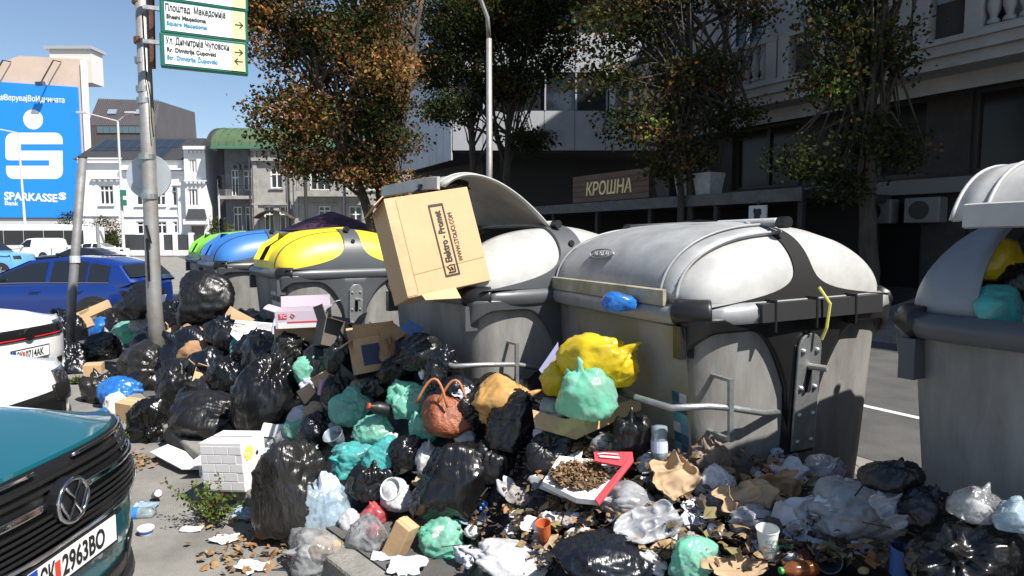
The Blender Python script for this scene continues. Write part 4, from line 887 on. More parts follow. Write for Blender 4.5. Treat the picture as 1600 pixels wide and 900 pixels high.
    if hole:
        hm, hw, hz = hole
        x0, x1 = -xl_, xl_
        P = [[dome(x, p, .004) for p in ph[:20]] for x in np.linspace(x0, x1, 9)]
        m = MB(); nb2 = 20; V = [p for r_ in P for p in r_]; F = []
        for i in range(8):
            for j in range(19):
                if 2 <= i < 6 and 2 <= j < 11: continue
                F.append((i * nb2 + j, i * nb2 + j + 1, (i + 1) * nb2 + j + 1, (i + 1) * nb2 + j))
        m.add(V, F); m.build('lid', lm, T, smooth=True)
        xo = np.linspace(x0, x1, 9); ring = [dome(x, p, .05) for x, p in [(xo[2], ph[2]), (xo[2], ph[6]), (xo[2], ph[11]), (xo[4], ph[11]), (xo[6], ph[11]), (xo[6], ph[6]), (xo[6], ph[2]), (xo[4], ph[2])]]; ring2 = [dome(x, p, -.01) for x, p in [(xo[2], ph[2]), (xo[2], ph[6]), (xo[2], ph[11]), (xo[4], ph[11]), (xo[6], ph[11]), (xo[6], ph[6]), (xo[6], ph[2]), (xo[4], ph[2])]]
        MB().loft([ring2, ring], True, False).build('slot_collar', lm, T)
        MB().box((0, -b * .45, zr + .12), (xl_ * 1.4, .02, .5)).build('slot_flap', BLACKM, T)
    # hinge bar
    hb = MB().tube([(-xl_ - .03, -.03, H - .004), (xl_ + .03, -.03, H - .004)], .024, 10).build('hinge_bar', lidm2, T, smooth=True)
    for x in (-xl_ - .08, xl_ + .08): MB().tube([(x - .03, -.03, H - .006), (x + .03, -.03, H - .006)], .03, 10).build('hinge_cap', BLACKM, hb)
    # strap over each end; broken: black strip painted as the dark recess
    def sx_(y, z):
        yy_ = max(1e-4, 1 - min(1, abs(y) / b) ** PW_) ** (1 / PW_); g = min(1, (z - zr - .03) / (c - .03) / yy_)
        return a * max(0, 1 - g ** RX) ** (1 / QX)
    def strapw(t): return (.055 if broken else .095) + (b * .93 - .105) * (1 - t) ** (9 if broken else 5.5)
    for e in (-1, 1):
        rows = []; off = .02 if not broken else .006
        for t in np.linspace(0.0, .965, 30):
            z = zr + .03 + (c - .03) * t; w_ = min(strapw(t), .97 * b * (max(0.0, 1 - min(1, t / .97) ** PW_)) ** (1 / PW_) + .015); row = []
            for qk in np.linspace(-1, 1, 17):
                y = qk * w_; o_ = off * (1 - .0 * abs(qk)); row.append((e * (sx_(y, z) + o_), y, z + off * .7))
            row = [(row[0][0] - e * .05, row[0][1] * 1.01, row[0][2] - .02)] + row + [(row[-1][0] - e * .05, row[-1][1] * 1.01, row[-1][2] - .02)]
            rows.append(row)
        st = MB().grid(rows).build('strap_or_gap', fm if not broken else DARK, T, smooth=True, angle=50)
        # arch frame under the rim; broken: black for the dark gap
        yy = np.linspace(-b * .97, b * .97, 61); rows = []
        def zlow(y):
            k_ = abs(y) / (b * .95)
            if k_ < .16: return zr - .62
            q_ = (k_ - .16) / .84; return zr - .09 - .34 * max(0, 1 - (q_ / .5)) ** 2.2 - .10 * max(0, (q_ - .8) / .2) ** 2
        for t in np.linspace(0, 1, 7):
            rows.append([(e * (a * sc(zr - .02 + (zlow(y) - zr + .02) * t) * (1 - .5 * (abs(y) / b / 1.06) ** 14) ** (1.0) + .016 + .014 * (1 - t)), y, zr - .02 + (zlow(y) - zr + .02) * t) for y in yy])
        ar = MB().grid(rows).build('arch_frame', fm if not broken else BLACKM, T, smooth=True, angle=50); q = ar.modifiers.new('s', 'SOLIDIFY'); q.thickness = .035; q.offset = 0
        for z_, y_ in ((zr + .33, 0), (zr - .12, .0)):
            if not broken: MB().lathe([(.022, 0), (.022, .012)], 12, Matrix.Translation((e * ((sx_(0, z_) if z_ > zr else a * sc(z_)) + off + .012), y_, z_ + .01)) @ Matrix.Rotation(e * R(78), 4, 'Y')).build('strap_hole', DARK, st)
        # lift plate
        if plate_:
            z1, z0 = zr - .13, zr - .74; xx = lambda z: a * sc(z) + .05
            pl = [(-.075, z0), (.075, z0), (.075, z1 - .075)] + [(.075 * math.cos(R(t)), z1 - .075 + .075 * math.sin(R(t))) for t in range(15, 180, 15)] + [(-.075, z1 - .075)]
            lp_ = MB().loft([[(e * (xx(z) + o_), y, z) for y, z in pl] for o_ in (0, .014)]).build('lift_plate', GALV, T, bevel=.004)
            MB().loft([[(e * (a * sc(z) * .97), y, z) for y, z in ((-.1, z0 - .03), (.1, z0 - .03), (.1, z1), (-.1, z1))], [(e * (xx(z) - .003), y, z) for y, z in ((-.085, z0 - .02), (.085, z0 - .02), (.085, z1 - .06), (-.085, z1 - .06))]]).build('plate_mount', fm if not broken else BLACKM, T)
            for z in (z1 - .09, z1 - .28, z1 - .42, z1 - .56):
                for y in (-.045, .045):
                    MB().lathe([(.014, 0), (.014, .006), (.007, .014)], 8, Matrix.Translation((e * (xx(z) + .014), y, z)) @ Matrix.Rotation(e * R(90), 4, 'Y')).build('bolt', GALV, lp_)
            zc = z1 - .2; MB().loft([[(e * (xx(z) + o_), y, z) for y, z in ((-.018, zc - .1), (.018, zc - .1), (.02, zc + .03), (-.016, zc + .03))] for o_ in (.0145, .0175)]).build('slot', DARK, lp_)
            MB().tube([(e * (xx(zc) + .01), .0, zc + .03), (e * (xx(zc) + .1), .03, zc + .03)], .016, 10).build('pin', STEEL, lp_)
    if broken:
        for e in (1,):
            MB().bx((e * (a - .05), -b * .5, zr - .05), (e * (a + .07), b * .66, zr + .04)).build('steel_beam', mat('beam_grey', (.025, .026, .028), .5), T)
            for y in (-.26, .0, .26): MB().bx((e * (a - .16), y - .006, zr - .1), (e * (a + .073), y + .006, zr + .054)).build('beam_bracket', BLACKM, T)
            m = MB().tube([(a + .06, .02, zr + .1), (a + .1, .05, zr + .02), (a + .09, .04, zr - .1), (a + .07, .03, zr - .16)], .008, 6).build('loose_wire', mat('wire_yellow', (.55, .55, .12), .5), T)
            MB().tube([(a * .58, -.06, H - .0), (a * .66, -.05, H - .05), (a * .66, -.05, H - .13)], .018, 8).build('spring', GALV, T)
    # pedal bar round the front corner
    if pedal:
        zb = zr - .44; e = 1; xo = a * sc(zb)
        pts = [(a * sc(zb - .1) - .0, -.12, zb - .1), (xo + .07, -.3, zb - .06), (xo + .1, -.52, zb + .0), (xo + .09, -b * .93, zb + .02), (xo + .04, -b - .12, zb + .02), (xo - .2, -b - .16, zb + .02), (xo - .34, -b - .16, zb + .02)]
        pb_ = MB().tube(pts, .016, 8).build('pedal_bar', GALV, T, smooth=True); MB().tube([pts[-2], (xo - .55, -b - .16, zb + .02)], .02, 8).build('grip', BLACKM, pb_)
        y = -.52; MB().bx((xo + .1, y - .012, zb - .16), (xo + .118, y + .012, zb + .14)).build('bracket', GALV, pb_)
        MB().bx((xo - .03, y - .01, zb + .125), (xo + .1, y + .01, zb + .14)).build('bracket_arm', GALV, pb_); MB().bx((xo - .05, y - .01, zb - .16), (xo + .1, y + .01, zb - .145)).build('bracket_arm', GALV, pb_)
    for x in (-a * .86, a * .86): MB().bx((x - .03, -b * .985 - .02, zr - .22), (x + .03, -b * .9, zr - .06)).build('lug_or_recess', fm if not broken else BLACKM, T)  # broken: lug painted black to read as a dark recess
    inf = dict(T=T, a=a, b=b, sc=sc, zr=zr, H=H, dome=dome, Mo=Mo, xl=xl_)
    return inf
def corner_at(px, py, Y): v = at(px, py, Y); return (v.x, v.y)
WL = lidm('lid_white', (.42, .42, .41), (.3, .3, .295)); GL = lidm('lid_grey', (.34, .35, .355), (.22, .225, .23)); YL = lidm('lid_yellow', (.72, .58, .03), (.6, .46, .03)); BL = lidm('lid_blue', (.03, .16, .48), (.04, .13, .36)); GRL_ = lidm('lid_green', (.2, .5, .07), (.16, .4, .06))
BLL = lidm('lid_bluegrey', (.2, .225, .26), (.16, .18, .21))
main = container('grimy grey-white container with torn end cover, exposed beam and closed lid', corner_at(1097, 480, 2.95), R(21.5), WL, L=1.72, W=1.36, zr=1.36, H=1.79, lidk=.385, broken=True, lidm2=GL, tilt=(R(1.6), R(-.4)))
white = container('white-domed container with lid propped open by a big cardboard box', corner_at(738, 455, 4.0), R(32), WL, L=1.56, lid_open=R(44))
yel = container('yellow-domed container with square throw-in hole and grey X-shaped strap', corner_at(436, 425, 6.6), R(34), YL, hole=(0, 0, 0), pedal=False)
blu = container('blue-domed container standing behind the yellow one', corner_at(338, 412, 8.6), R(35), BL, hole=(0, 0, 0), pedal=False)
gre = container('lime green-domed container, end of the row beyond the blue one', corner_at(316, 410, 10.6), R(37), GRL_, hole=(0, 0, 0), pedal=False)
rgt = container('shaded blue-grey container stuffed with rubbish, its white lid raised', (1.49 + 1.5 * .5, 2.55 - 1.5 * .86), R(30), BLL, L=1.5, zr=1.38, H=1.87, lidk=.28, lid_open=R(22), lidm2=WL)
# stickers and embossed badge on the grimy container
T = main['T']; a, b, sc, zr = main['a'], main['b'], main['sc'], main['zr']
cb = [(.03, .09, .16), (.1, .3, .36), (.55, .58, .6), (.05, .12, .2), (.16, .36, .4), (.5, .52, .54), (.03, .1, .18), (.1, .3, .36)]
yz = lambda z: -b * sc(z) - .004
st = None
for k in range(8):
    z1 = zr - .40 - k * .052; z0 = z1 - .05
    for i in range(2):
        x0 = a * .74 + i * .06; c_ = cb[(k * 3 + i * 5 + (k // 2)) % 8]
        o_ = MB().add([(x0, yz(z0), z0), (x0 + .058, yz(z0), z0), (x0 + .058, yz(z1), z1), (x0, yz(z1), z1)], [(0, 1, 2, 3)]).build('sticker' if st is None else 'sticker_field', mat('sticker%d' % cb.index(c_), c_, .5, var=.3, vscale=40), T if st is None else st); st = st or o_
d = main['dome']; p0, p1 = d(0, R(24), .03), d(0, R(34), .03); cM = frame(p0.lerp(p1, .5) + Vector((-.1, 0, 0)), (1, 0, 0), p1 - p0)
m = MB(); m.loft([[(.14 * math.cos(R(15 * k)) * r_, .036 * math.sin(R(15 * k)) * r_, z_) for r_, z_ in ((1, -.005), (1, .008), (.93, .008), (.93, -.005))] for k in range(25)], True, False)
bo = m.build('embossed_badge', GL, T, M=cM, smooth=True, angle=40); text('NORDA', .052, GL, bo, Matrix.Translation((0, -.018, 0)), align='CENTER', depth=.006)
MB().add([(-.45 * a, yz(zr - .07), zr - .07), (.9 * a, yz(zr - .07), zr - .07), (.9 * a, yz(.7), .7), (-.1 * a, yz(.72), .72)], [(0, 1, 2, 3)]).build('grime_stain', mat('grime', (.2, .185, .10), .7, var=.7, vscale=4, col2=(.25, .245, .235), detail=9), T)
tb_ = MB().tube([d(.12, R(74), .03), d(.28, R(73), .032), d(.42, R(74.5), .03)], [.002, .008, .003], 5).build('lid_tear', DARK, T)
# poster on the yellow container
T = yel['T']; pz0, pz1 = yel['zr'] - .62, yel['zr'] - .2; yq = lambda z: -yel['b'] * yel['sc'](z) - .006; xq0, xq1 = .26, .64
ps = MB().add([(xq0, yq(pz0), pz0), (xq1, yq(pz0), pz0), (xq1, yq(pz1), pz1), (xq0, yq(pz1), pz1)], [(0, 1, 2, 3)]).build('poster', mat('poster_pale', (.55, .58, .5), .5, var=.2, vscale=8), T)
def pst(x0, x1, f0, f1, c, nm, o=.004):
    z0, z1 = pz0 + (pz1 - pz0) * f0, pz0 + (pz1 - pz0) * f1; MB().add([(x0, yq(z0) - o, z0), (x1, yq(z0) - o, z0), (x1, yq(z1) - o, z1), (x0, yq(z1) - o, z1)], [(0, 1, 2, 3)]).build(nm, mat('pc%d' % hash(c), c, .5), ps)
pst(xq0 + .02, xq1 - .02, .02, .28, (.6, .45, .05), 'yellow_band')
for k, c_ in enumerate([(.2, .12, .3), (.5, .06, .05), (.55, .1, .08), (.08, .15, .35), (.45, .2, .1)]): pst(xq0 + .04 + k * .06, xq0 + .085 + k * .06, .3, .52 + .05 * (k % 2), c_, 'printed_bottle')
text('ПАКОМАК', .085, BLK, ps, frame((xq0 + .02, yq(pz0 + .32) - .006, pz0 + .32), (1, 0, 0), (0, 0, 1)), xs=.86, depth=.001)
# ---------------------------------------------------------------- open carton helper
CBD = mat('cardboard', (.46, .30, .165), .85, var=.16, vscale=5, bump=.08, bscale=50); CBI = mat('cardboard_inner', (.36, .225, .115), .88, var=.15, vscale=6); CBW = mat('white_carton', (.7, .69, .69), .6, var=.08); CBK = mat('dark_carton', (.1, .085, .07), .8, var=.2)
def carton(label, loc, rot, dims, flaps=(100, 110, 60, 90), m=None, group=None, closed=False, name='cardboard_box', t=.006, cat='box', inner=None, tape=True):
    m = m or CBD; w, d_, h_ = dims; T = thing(name, label, cat, loc, rot=rot, group=group)
    if closed:
        MB().bx((-w / 2, -d_ / 2, 0), (w / 2, d_ / 2, h_)).build('carton', m, T, bevel=.004)
        MB().bx((-w / 2 + .001, -.004, h_), (w / 2 - .001, .004, h_ + .002)).build('flap_seam', BLK, T)
        if tape: MB().bx((-w / 2 - .001, -.025, h_ * .6), (w / 2 + .001, .025, h_ + .003)).build('packing_tape', mat('tape', (.5, .36, .2), .3), T)
        return T
    o = MB(); o.bx((-w / 2, -d_ / 2, 0), (w / 2, d_ / 2, t)); o.bx((-w / 2, -d_ / 2, t), (-w / 2 + t, d_ / 2, h_)); o.bx((w / 2 - t, -d_ / 2, t), (w / 2, d_ / 2, h_)); o.bx((-w / 2 + t, -d_ / 2, t), (w / 2 - t, -d_ / 2 + t, h_)); o.bx((-w / 2 + t, d_ / 2 - t, t), (w / 2 - t, d_ / 2, h_)); o.build('carton', m, T)
    for k, ang in enumerate(flaps):
        if ang is None: continue
        ax = [(-w / 2, 0), (w / 2, 0), (0, -d_ / 2), (0, d_ / 2)][k]; fl = .45 * min(w, d_); ln = (d_ if k < 2 else w) - .01
        Mz = Matrix.Translation((*ax, h_)) @ Matrix.Rotation([R(180), 0, R(-90), R(90)][k], 4, 'Z') @ Matrix.Rotation(R(-90 + ang), 4, 'Y')
        # wavy flap
        P = [[Mz @ Vector((fl * s_, -ln / 2 + ln * q_, .012 * math.sin(3 * q_ + k) * s_)) for q_ in np.linspace(0, 1, 5)] for s_ in (0, .3, .65, 1)]
        f_ = MB().grid(P).build('flap', m, T); q = f_.modifiers.new('s', 'SOLIDIFY'); q.thickness = t
    return T
# the big box under the propped lid
c4 = [at(x, y, Y_) for x, y, Y_ in ((601, 312, 3.95), (735, 288, 4.2), (766, 441, 4.1), (632, 466, 3.85))]
def bigbox():
    ctr = (c4[0] + c4[1] + c4[2] + c4[3]) / 4
    xa = ((c4[1] - c4[0]) + (c4[2] - c4[3])).normalized(); za = ((c4[0] - c4[3]) + (c4[1] - c4[2])); za = (za - xa * za.dot(xa)).normalized(); ya = za.cross(xa)
    M = Matrix(((xa.x, ya.x, za.x, ctr.x), (xa.y, ya.y, za.y, ctr.y), (xa.z, ya.z, za.z, ctr.z), (0, 0, 0, 1)))
    w = .56; hh = .63; dd = .36
    T = thing('cardboard_box', 'large plain cardboard box printed with a chair firm logo, jammed under raised lid', 'box'); T.matrix_world = M
    MB().bx((-w / 2, 0, -hh / 2), (w / 2, dd, hh / 2)).build('carton', mat('big_carton', (.52, .345, .19), .85, var=.07, vscale=3, bump=.05, bscale=30), T, bevel=.005)
    for x in (-w / 2 + .07,): MB().bx((x, -.0025, -hh / 2 + .02), (x + .002, -.0002, hh / 2 - .02)).build('crease', mat('crease', (.3, .19, .1), .9), T)
    MB().box((0, -.0015, -.17), (w - .02, .002, .0025), Matrix.Rotation(R(-3), 3, 'Y')).build('crease', MATS['crease'], T)
    MB().bx((-w / 2 - .001, -.004, -hh / 2 + .01), (-w / 2 + .065, -.0006, hh / 2 - .01)).build('packing_tape', mat('tan_tape', (.5, .33, .17), .4, var=.2, vscale=10), T)
    P = [[(-w / 2 + w * s_, -.01 - .05 * t_, -hh / 2 - .09 * t_ * (.3 + s_)) for s_ in np.linspace(.15, .55, 4)] for t_ in (0, .5, 1)]
    f_ = MB().grid(P).build('flap', MATS['big_carton'], T); q = f_.modifiers.new('s', 'SOLIDIFY'); q.thickness = .006
    P = [[(-w / 2 - .07 * t_, dd * s_, hh / 2 + .02 - .05 * t_) for s_ in (0, .5, 1)] for t_ in (0, 1)]
    f_ = MB().grid(P).build('flap', MATS['big_carton'], T); q = f_.modifiers.new('s', 'SOLIDIFY'); q.thickness = .006
    # printed logo, reading upwards
    pr = bpy.data.objects.new('printed_logo', None); pr.parent = T; COL.objects.link(pr); pr.matrix_local = frame((.085, -.004, -.235), (0, 0, 1), (-1, 0, 0)) @ Matrix.Diagonal((1.17, 1.2, 1, 1))
    m = MB(); W_, H_ = .40, .082
    for x0, y0, x1, y1 in ((0, 0, W_, .007), (0, H_ - .007, W_, H_), (0, .007, .01, H_ - .007), (W_ - .012, .007, W_, H_ - .007)): m.bx((x0, y0, 0), (x1, y1, .001))
    m.build('logo_frame', BLK, pr)
    text('Elektro - Promet', .052, BLK, pr, Matrix.Translation((.075, .024, 0)), xs=.80, depth=.0008, bold=.0012); text('WWW.STOLICI.COM', .034, BLK, pr, Matrix.Translation((.07, -.036, 0)), xs=.85, depth=.0008)
    m = MB(); m.tube([(.02, .02, .001), (.06, .02, .001), (.06, .045, .001), (.052, .06, .001), (.03, .045, .001), (.02, .06, .001), (.02, .02, .001)], .003, 4); m.tube([(.03, .03, .001), (.05, .04, .001)], .004, 4); m.build('chair_mark', BLK, pr)
bigbox()
# ================================================================ the rubbish
def hp(w, p):
    hm = np.interp(w, [-2, 0, 1.0, 1.6, 2.4, 3.2, 4.5, 6, 7.5, 9, 10, 10.7], [.36, .42, .5, .58, .72, .86, .86, .86, .84, .74, .45, 0])
    p0 = np.interp(w, [-2, 1.4, 2.2, 2.6, 3.1, 3.5, 5, 10], [.95, 1.35, 1.6, 1.95, 1.95, 1.8, 1.72, 1.72])
    t = np.clip((p - p0) / (2.75 - p0), 0, 1); back = np.clip((4.1 - p) / .9, 0, 1)
    return hm * (t * t * (3 - 2 * t)) ** .75 * back
def hz(X, Y):
    w, p = to_wp(X, Y); return .14 + float(hp(w, p)) if p > 1.5 else (float(hp(w, p)) if p < 1.49 else .14)
def wall(w): return float(np.interp(w, [.3, .86, .9, 1.55, 1.6, 2.2, 2.9, 4.5, 6.1, 9], [2.45, 2.6, 99, 99, 2.62, 2.5, 2.38, 2.42, 2.48, 2.4]))
def hit(px, py):                      # first point of the heap, or of the container fronts behind it, on a ray
    d = ray(px, py); t = .8
    while t < 16:
        q = d * t; w, p = to_wp(q.x, q.y)
        if EYE + q.z <= hz(q.x, q.y) or (p > wall(w)): return Vector((q.x, q.y, EYE + q.z))
        t += .015
    return Vector((d.x * t, d.y * t, EYE + d.z * t))
def onheap(q): return abs(q.z - hz(q.x, q.y)) < .05 and hp(*to_wp(q.x, q.y)) > .03
ICO = {}
def ico(n):
    if n not in ICO:
        bm = bmesh.new(); bmesh.ops.create_icosphere(bm, subdivisions=n, radius=1); ICO[n] = (np.array([v.co[:] for v in bm.verts]), [tuple(v.index for v in f.verts) for f in bm.faces]); bm.free()
    return ICO[n]
def lump(seed, dims, sub=5, knot=None, crease=1.0, facets=9, folds=1.0, flat=.62):
    rng = np.random.default_rng(seed); d, F = ico(sub); r = .86 + .3 * vn(d * 1.2 + seed * 3.1, seed)
    for _ in range(facets):                                   # flat spots where the contents press
        n_ = rng.normal(0, 1, 3); n_ /= np.linalg.norm(n_); o = rng.uniform(.66, .95); c = d @ n_; lim = o / np.maximum(c, .05)
        r = -np.log(np.exp(-14 * r) + np.exp(-14 * np.where(c > .05, lim, 9))) / 14
    wv = d + .25 * np.stack([vn(d * 2.3 + 5, seed + 1), vn(d * 2.3 + 9, seed + 2), vn(d * 2.3 + 13, seed + 3)], 1)
    for fr, am, pw in ((1.4, .09, 2.5), (3.0, .05, 5), (5.6, .034, 6), (10.5, .02, 5), (19, .009, 3)):       # long one-way folds, each octave along its own direction
        Q, _ = np.linalg.qr(rng.normal(0, 1, (3, 3))); c = (wv @ Q) * fr * np.array([.22, .9, 1.5]) + seed
        r = r + crease * am * (rdg(c, seed + int(fr * 10)) ** pw - .15)
    if knot is not None:
        k = np.array(knot, float); k /= np.linalg.norm(k); e1 = np.cross(k, [.3, .5, .8]); e1 /= np.linalg.norm(e1); e2 = np.cross(k, e1)
        th = np.arccos(np.clip(d @ k, -1, 1)); ph = np.arctan2(d @ e2, d @ e1)
        f_ = np.sin(ph * 9 + 2.5 * vn(d * 2, seed) * 3) * .5 + np.sin(ph * 17 + seed) * .32 + np.sin(ph * 29 + 2 * seed) * .18
        r = r + folds * .085 * f_ * np.exp(-((th - .42) / .5) ** 2) - .17 * np.exp(-((th - .3) / .2) ** 2) + .30 * np.exp(-(th / .13) ** 2) * (1 + .4 * f_)
    V = d * r[:, None]
    z = V[:, 2]; V[:, 2] = np.where(z < -flat, -flat + (z + flat) * .22, z); V[:, :2] *= (1 + .14 * np.clip(-z, 0, 1))[:, None]
    lo, hi = V.min(0), V.max(0); V = (V - (lo + hi) / 2) / (hi - lo) * np.array(dims)
    return V, F
def mesh_obj(name, V, F, m, loc, label=None, cat=None, group=None, parent=None, smooth=True):
    me = bpy.data.meshes.new(name); me.from_pydata([tuple(v) for v in V], [], F); me.materials.append(m)
    if smooth: me.polygons.foreach_set('use_smooth', [True] * len(me.polygons))
    o = bpy.data.objects.new(name, me); COL.objects.link(o); o.location = loc
    if parent: o.parent = parent
    return tag(o, label, cat, group)
def plas(name, c, rough, bs=7, b=.45, spec=.5):
    m = mat(name, c, rough, var=.35, vscale=5, bump=b, bscale=bs, spec=spec, stretch=(3.2, 1, .8)); return m
BK = [plas('black_bag', (.0075, .0075, .008), .24), plas('black_bag_matt', (.010, .010, .0105), .36, 9), plas('black_bag_navy', (.007, .009, .015), .27, 11), plas('black_bag_grey', (.02, .019, .018), .26, 18)]
MINT = film('mint_film', (.26, .8, .58), .14, .22, .5, .45, 9, (.42, .86, .68)); TEALF = film('teal_film', (.1, .62, .6), .24, .22, .45, .5, 12, (.2, .62, .62)); CLEAR = film('clear_film', (.62, .64, .66), .62, .18, .45, .6, 13); CLEARB = film('bluish_film', (.5, .66, .78), .42, .2, .45, .6, 12)
MILK = film('milky_film', (.62, .64, .68), .4, .2, .45, .6, 12); WFILM = film('white_film', (.74, .74, .76), .12, .3, .4, .5, 12); BLUEF = film('blue_film', (.02, .16, .6), .08, .22, .35, .6, 12, (.05, .28, .75)); YELF = film('yellow_film', (.82, .62, .02), .03, .3, .3, .4, 7, (.75, .55, .02)); TANF = film('tan_film', (.6, .34, .11), .03, .28, .3, .5, 8); REDF = film('red_film', (.62, .1, .12), .15, .25, .4, .5, 12)
PAPER = mat('white_paper', (.68, .67, .66), .85, var=.15, vscale=7); KRAFT = mat('kraft_paper', (.34, .2, .1), .85, var=.3, vscale=7, bump=.3, bscale=22); KRAFT2 = mat('pale_kraft', (.4, .28, .17), .85, var=.25, vscale=8, bump=.25, bscale=22); GREYP = mat('grey_paper', (.3, .27, .26), .85, var=.3, vscale=6, bump=.3); TISS = mat('blue_white_tissue', (.5, .55, .64), .8, var=.2, vscale=8)
RNGS = [100]
def bag(label, px, py, w, h, m, knot=None, sub=None, dy=0.0, name='rubbish_bag', cat='bag', group=None, crease=1.0, facets=9, folds=1.0, depth=.85, sink=.3, tilt=(0, 0, 0), ins=None):
    RNGS[0] += 1; q = hit(px, py + sink * h); Y = q.y + dy; c = at(px, py, Y); s = Y / FPX; W_, H_ = w * s, h * s
    sub = sub or (5 if w * h > 2300 else 4)
    V, F = lump(RNGS[0], (W_, (W_ + H_) / 2 * depth, H_), sub, knot, crease, facets, folds)
    o = mesh_obj(name, V, F, m, c, label, cat, group); o.rotation_euler = (random.uniform(-.12, .12), random.uniform(-.15, .15), random.uniform(-.3, .3))
    if ins:
        for k, (mm_, fx_, fy_, fz_, ss) in enumerate(ins):
            V2, F2 = lump(RNGS[0] * 7 + k, (W_ * ss, W_ * ss * .7, H_ * ss), 3, None, 1, 12); mesh_obj('contents', V2, F2, mm_, (W_ * fx_, W_ * fy_, H_ * fz_), parent=o, smooth=False)
    return o
def sheet(label, px, py, w, h, m, name='paper_sheet', cat='paper', lean=.9, cr=1.0, bend=.25, rot=0, dy=0, group=None, n=18, thick=.002, sink=.3):
    RNGS[0] += 1; s_ = RNGS[0]; q = hit(px, py + sink * h); Y = q.y + dy; c = at(px, py, Y); s = Y / FPX; W_, H_ = w * s, h * s / max(.35, math.cos(lean * .6))
    g = np.linspace(-.5, .5, n); U, Vv = np.meshgrid(g, g); u, v = U.ravel(), Vv.ravel(); P = np.stack([u * 2.2, v * 2.2, np.full_like(u, s_ * .37)], 1)
    e = .5 - np.maximum(abs(u), abs(v)); wob = (vn(P * 1.7 + 3, s_) - .5) * .22
    z = cr * (.30 * (rdg(P * 1.1, s_) ** 2 - .4) + .16 * (rdg(P * 2.6 + 7, s_ + 1) ** 2 - .4)) * min(W_, H_) + bend * (u * u - .1) * W_
    X_ = (u + wob * cr * .5) * W_; Z_ = (v + (vn(P * 1.9 + 11, s_ + 2) - .5) * .22 * cr * .6) * H_
    if cr >= .45:                     # torn, rounded outline
        an = np.arctan2(v, u); rr_ = 2 * np.maximum(abs(u), abs(v)); f = .62 + .55 * vn(np.stack([np.cos(an) * 1.9, np.sin(an) * 1.9, np.full_like(u, s_ * 1.7)], 1), s_ + 9)
        k_ = (1 - (1 - f) * rr_ ** 2); X_ = X_ * np.sqrt(1 - 1.3 * v * v) * k_; Z_ = Z_ * np.sqrt(1 - 1.3 * u * u) * k_
    co, si = math.cos(rot), math.sin(rot); X2, Z2 = X_ * co - Z_ * si, X_ * si + Z_ * co
    Vt = np.stack([X2, Z2 * math.sin(lean) - z * math.cos(lean), Z2 * math.cos(lean) + z * math.sin(lean)], 1)
    F = [(i * n + j, i * n + j + 1, (i + 1) * n + j + 1, (i + 1) * n + j) for i in range(n - 1) for j in range(n - 1)]
    o = mesh_obj(name, Vt, F, m, c, label, cat, group); k = o.modifiers.new('s', 'SOLIDIFY'); k.thickness = thick; return o
CI = {}
def card(label, pts, m, lean=.8, name='cardboard_piece', cat='cardboard', Y0=None, dy=0, t=.006, group=None, folds=()):
    cx = sum(p[0] for p in pts) / len(pts); cy = sum(p[1] for p in pts) / len(pts); Yh = (Y0 or hit(cx, max(p[1] for p in pts) - 2).y) + dy; o = at(cx, cy, Yh)
    P = [at(x, y, Yh + lean * (cy - y) * Yh / FPX + (p[2] if len(p) > 2 else 0)) - o for p in pts for x, y in [p[:2]]]
    nrm = (P[1] - P[0]).cross(P[-1] - P[0]).normalized(); 
    if nrm.y > 0: nrm = -nrm
    n = len(P); ob = MB().add(P + [p - nrm * t for p in P], [tuple(range(n)), tuple(range(2 * n - 1, n - 1, -1))] + [(i, (i + 1) % n, n + (i + 1) % n, n + i) for i in range(n)]).build(name, m); ob.location = o
    CI[ob.name] = (Yh, cy, lean); return tag(ob, label, cat, group)
def oncard(o, px, py, off=.014):
    Yh, cy, lean = CI[o.name]; q = at(px, py, Yh + lean * (cy - py) * Yh / FPX); d = ray(px, py).normalized(); return q - d * off - o.location
def stroke(o, pts, r, m, nm): MB().tube([oncard(o, *q) for q in pts], r, 5).build(nm, m, o)
# ---- the unsorted mass underneath
ws_, ps_ = np.arange(-1.2, 10.8, .04), np.arange(.9, 3.6, .04)
G1, G2 = np.meshgrid(ws_, ps_, indexing='ij'); hh = hp(G1, G2); P3 = np.stack([G1.ravel(), G2.ravel(), np.zeros(G1.size)], 1)
nz = (.13 * (rdg(P3 * 2.4, 3) ** 1.5 - .4) + .07 * (rdg(P3 * 5.5, 4) ** 2 - .4) + .035 * (rdg(P3 * 13, 5) ** 2 - .4)).reshape(hh.shape) * np.clip(hh / .2, 0, 1)
zz = .13 + np.maximum(hh - .07 + nz, 0) ; zz[hh < .02] = .05
Vh = [wp(a_, b_, z_) for a_, b_, z_ in zip(G1.ravel(), G2.ravel(), zz.ravel())]; nb = len(ps_)
ok = lambda i, j: hh[i:i + 2, j:j + 2].max() > .02
Fh = [(i * nb + j, i * nb + j + 1, (i + 1) * nb + j + 1, (i + 1) * nb + j) for i in range(len(ws_) - 1) for j in range(nb - 1) if ok(i, j)]
mesh_obj('rubbish_heap', Vh, Fh, plas('heap_black', (.014, .013, .012), .4, 9), (0, 0, 0), 'dark mass of unsorted rubbish under the bags along the kerb', 'rubbish', ).__setitem__('kind', 'stuff')
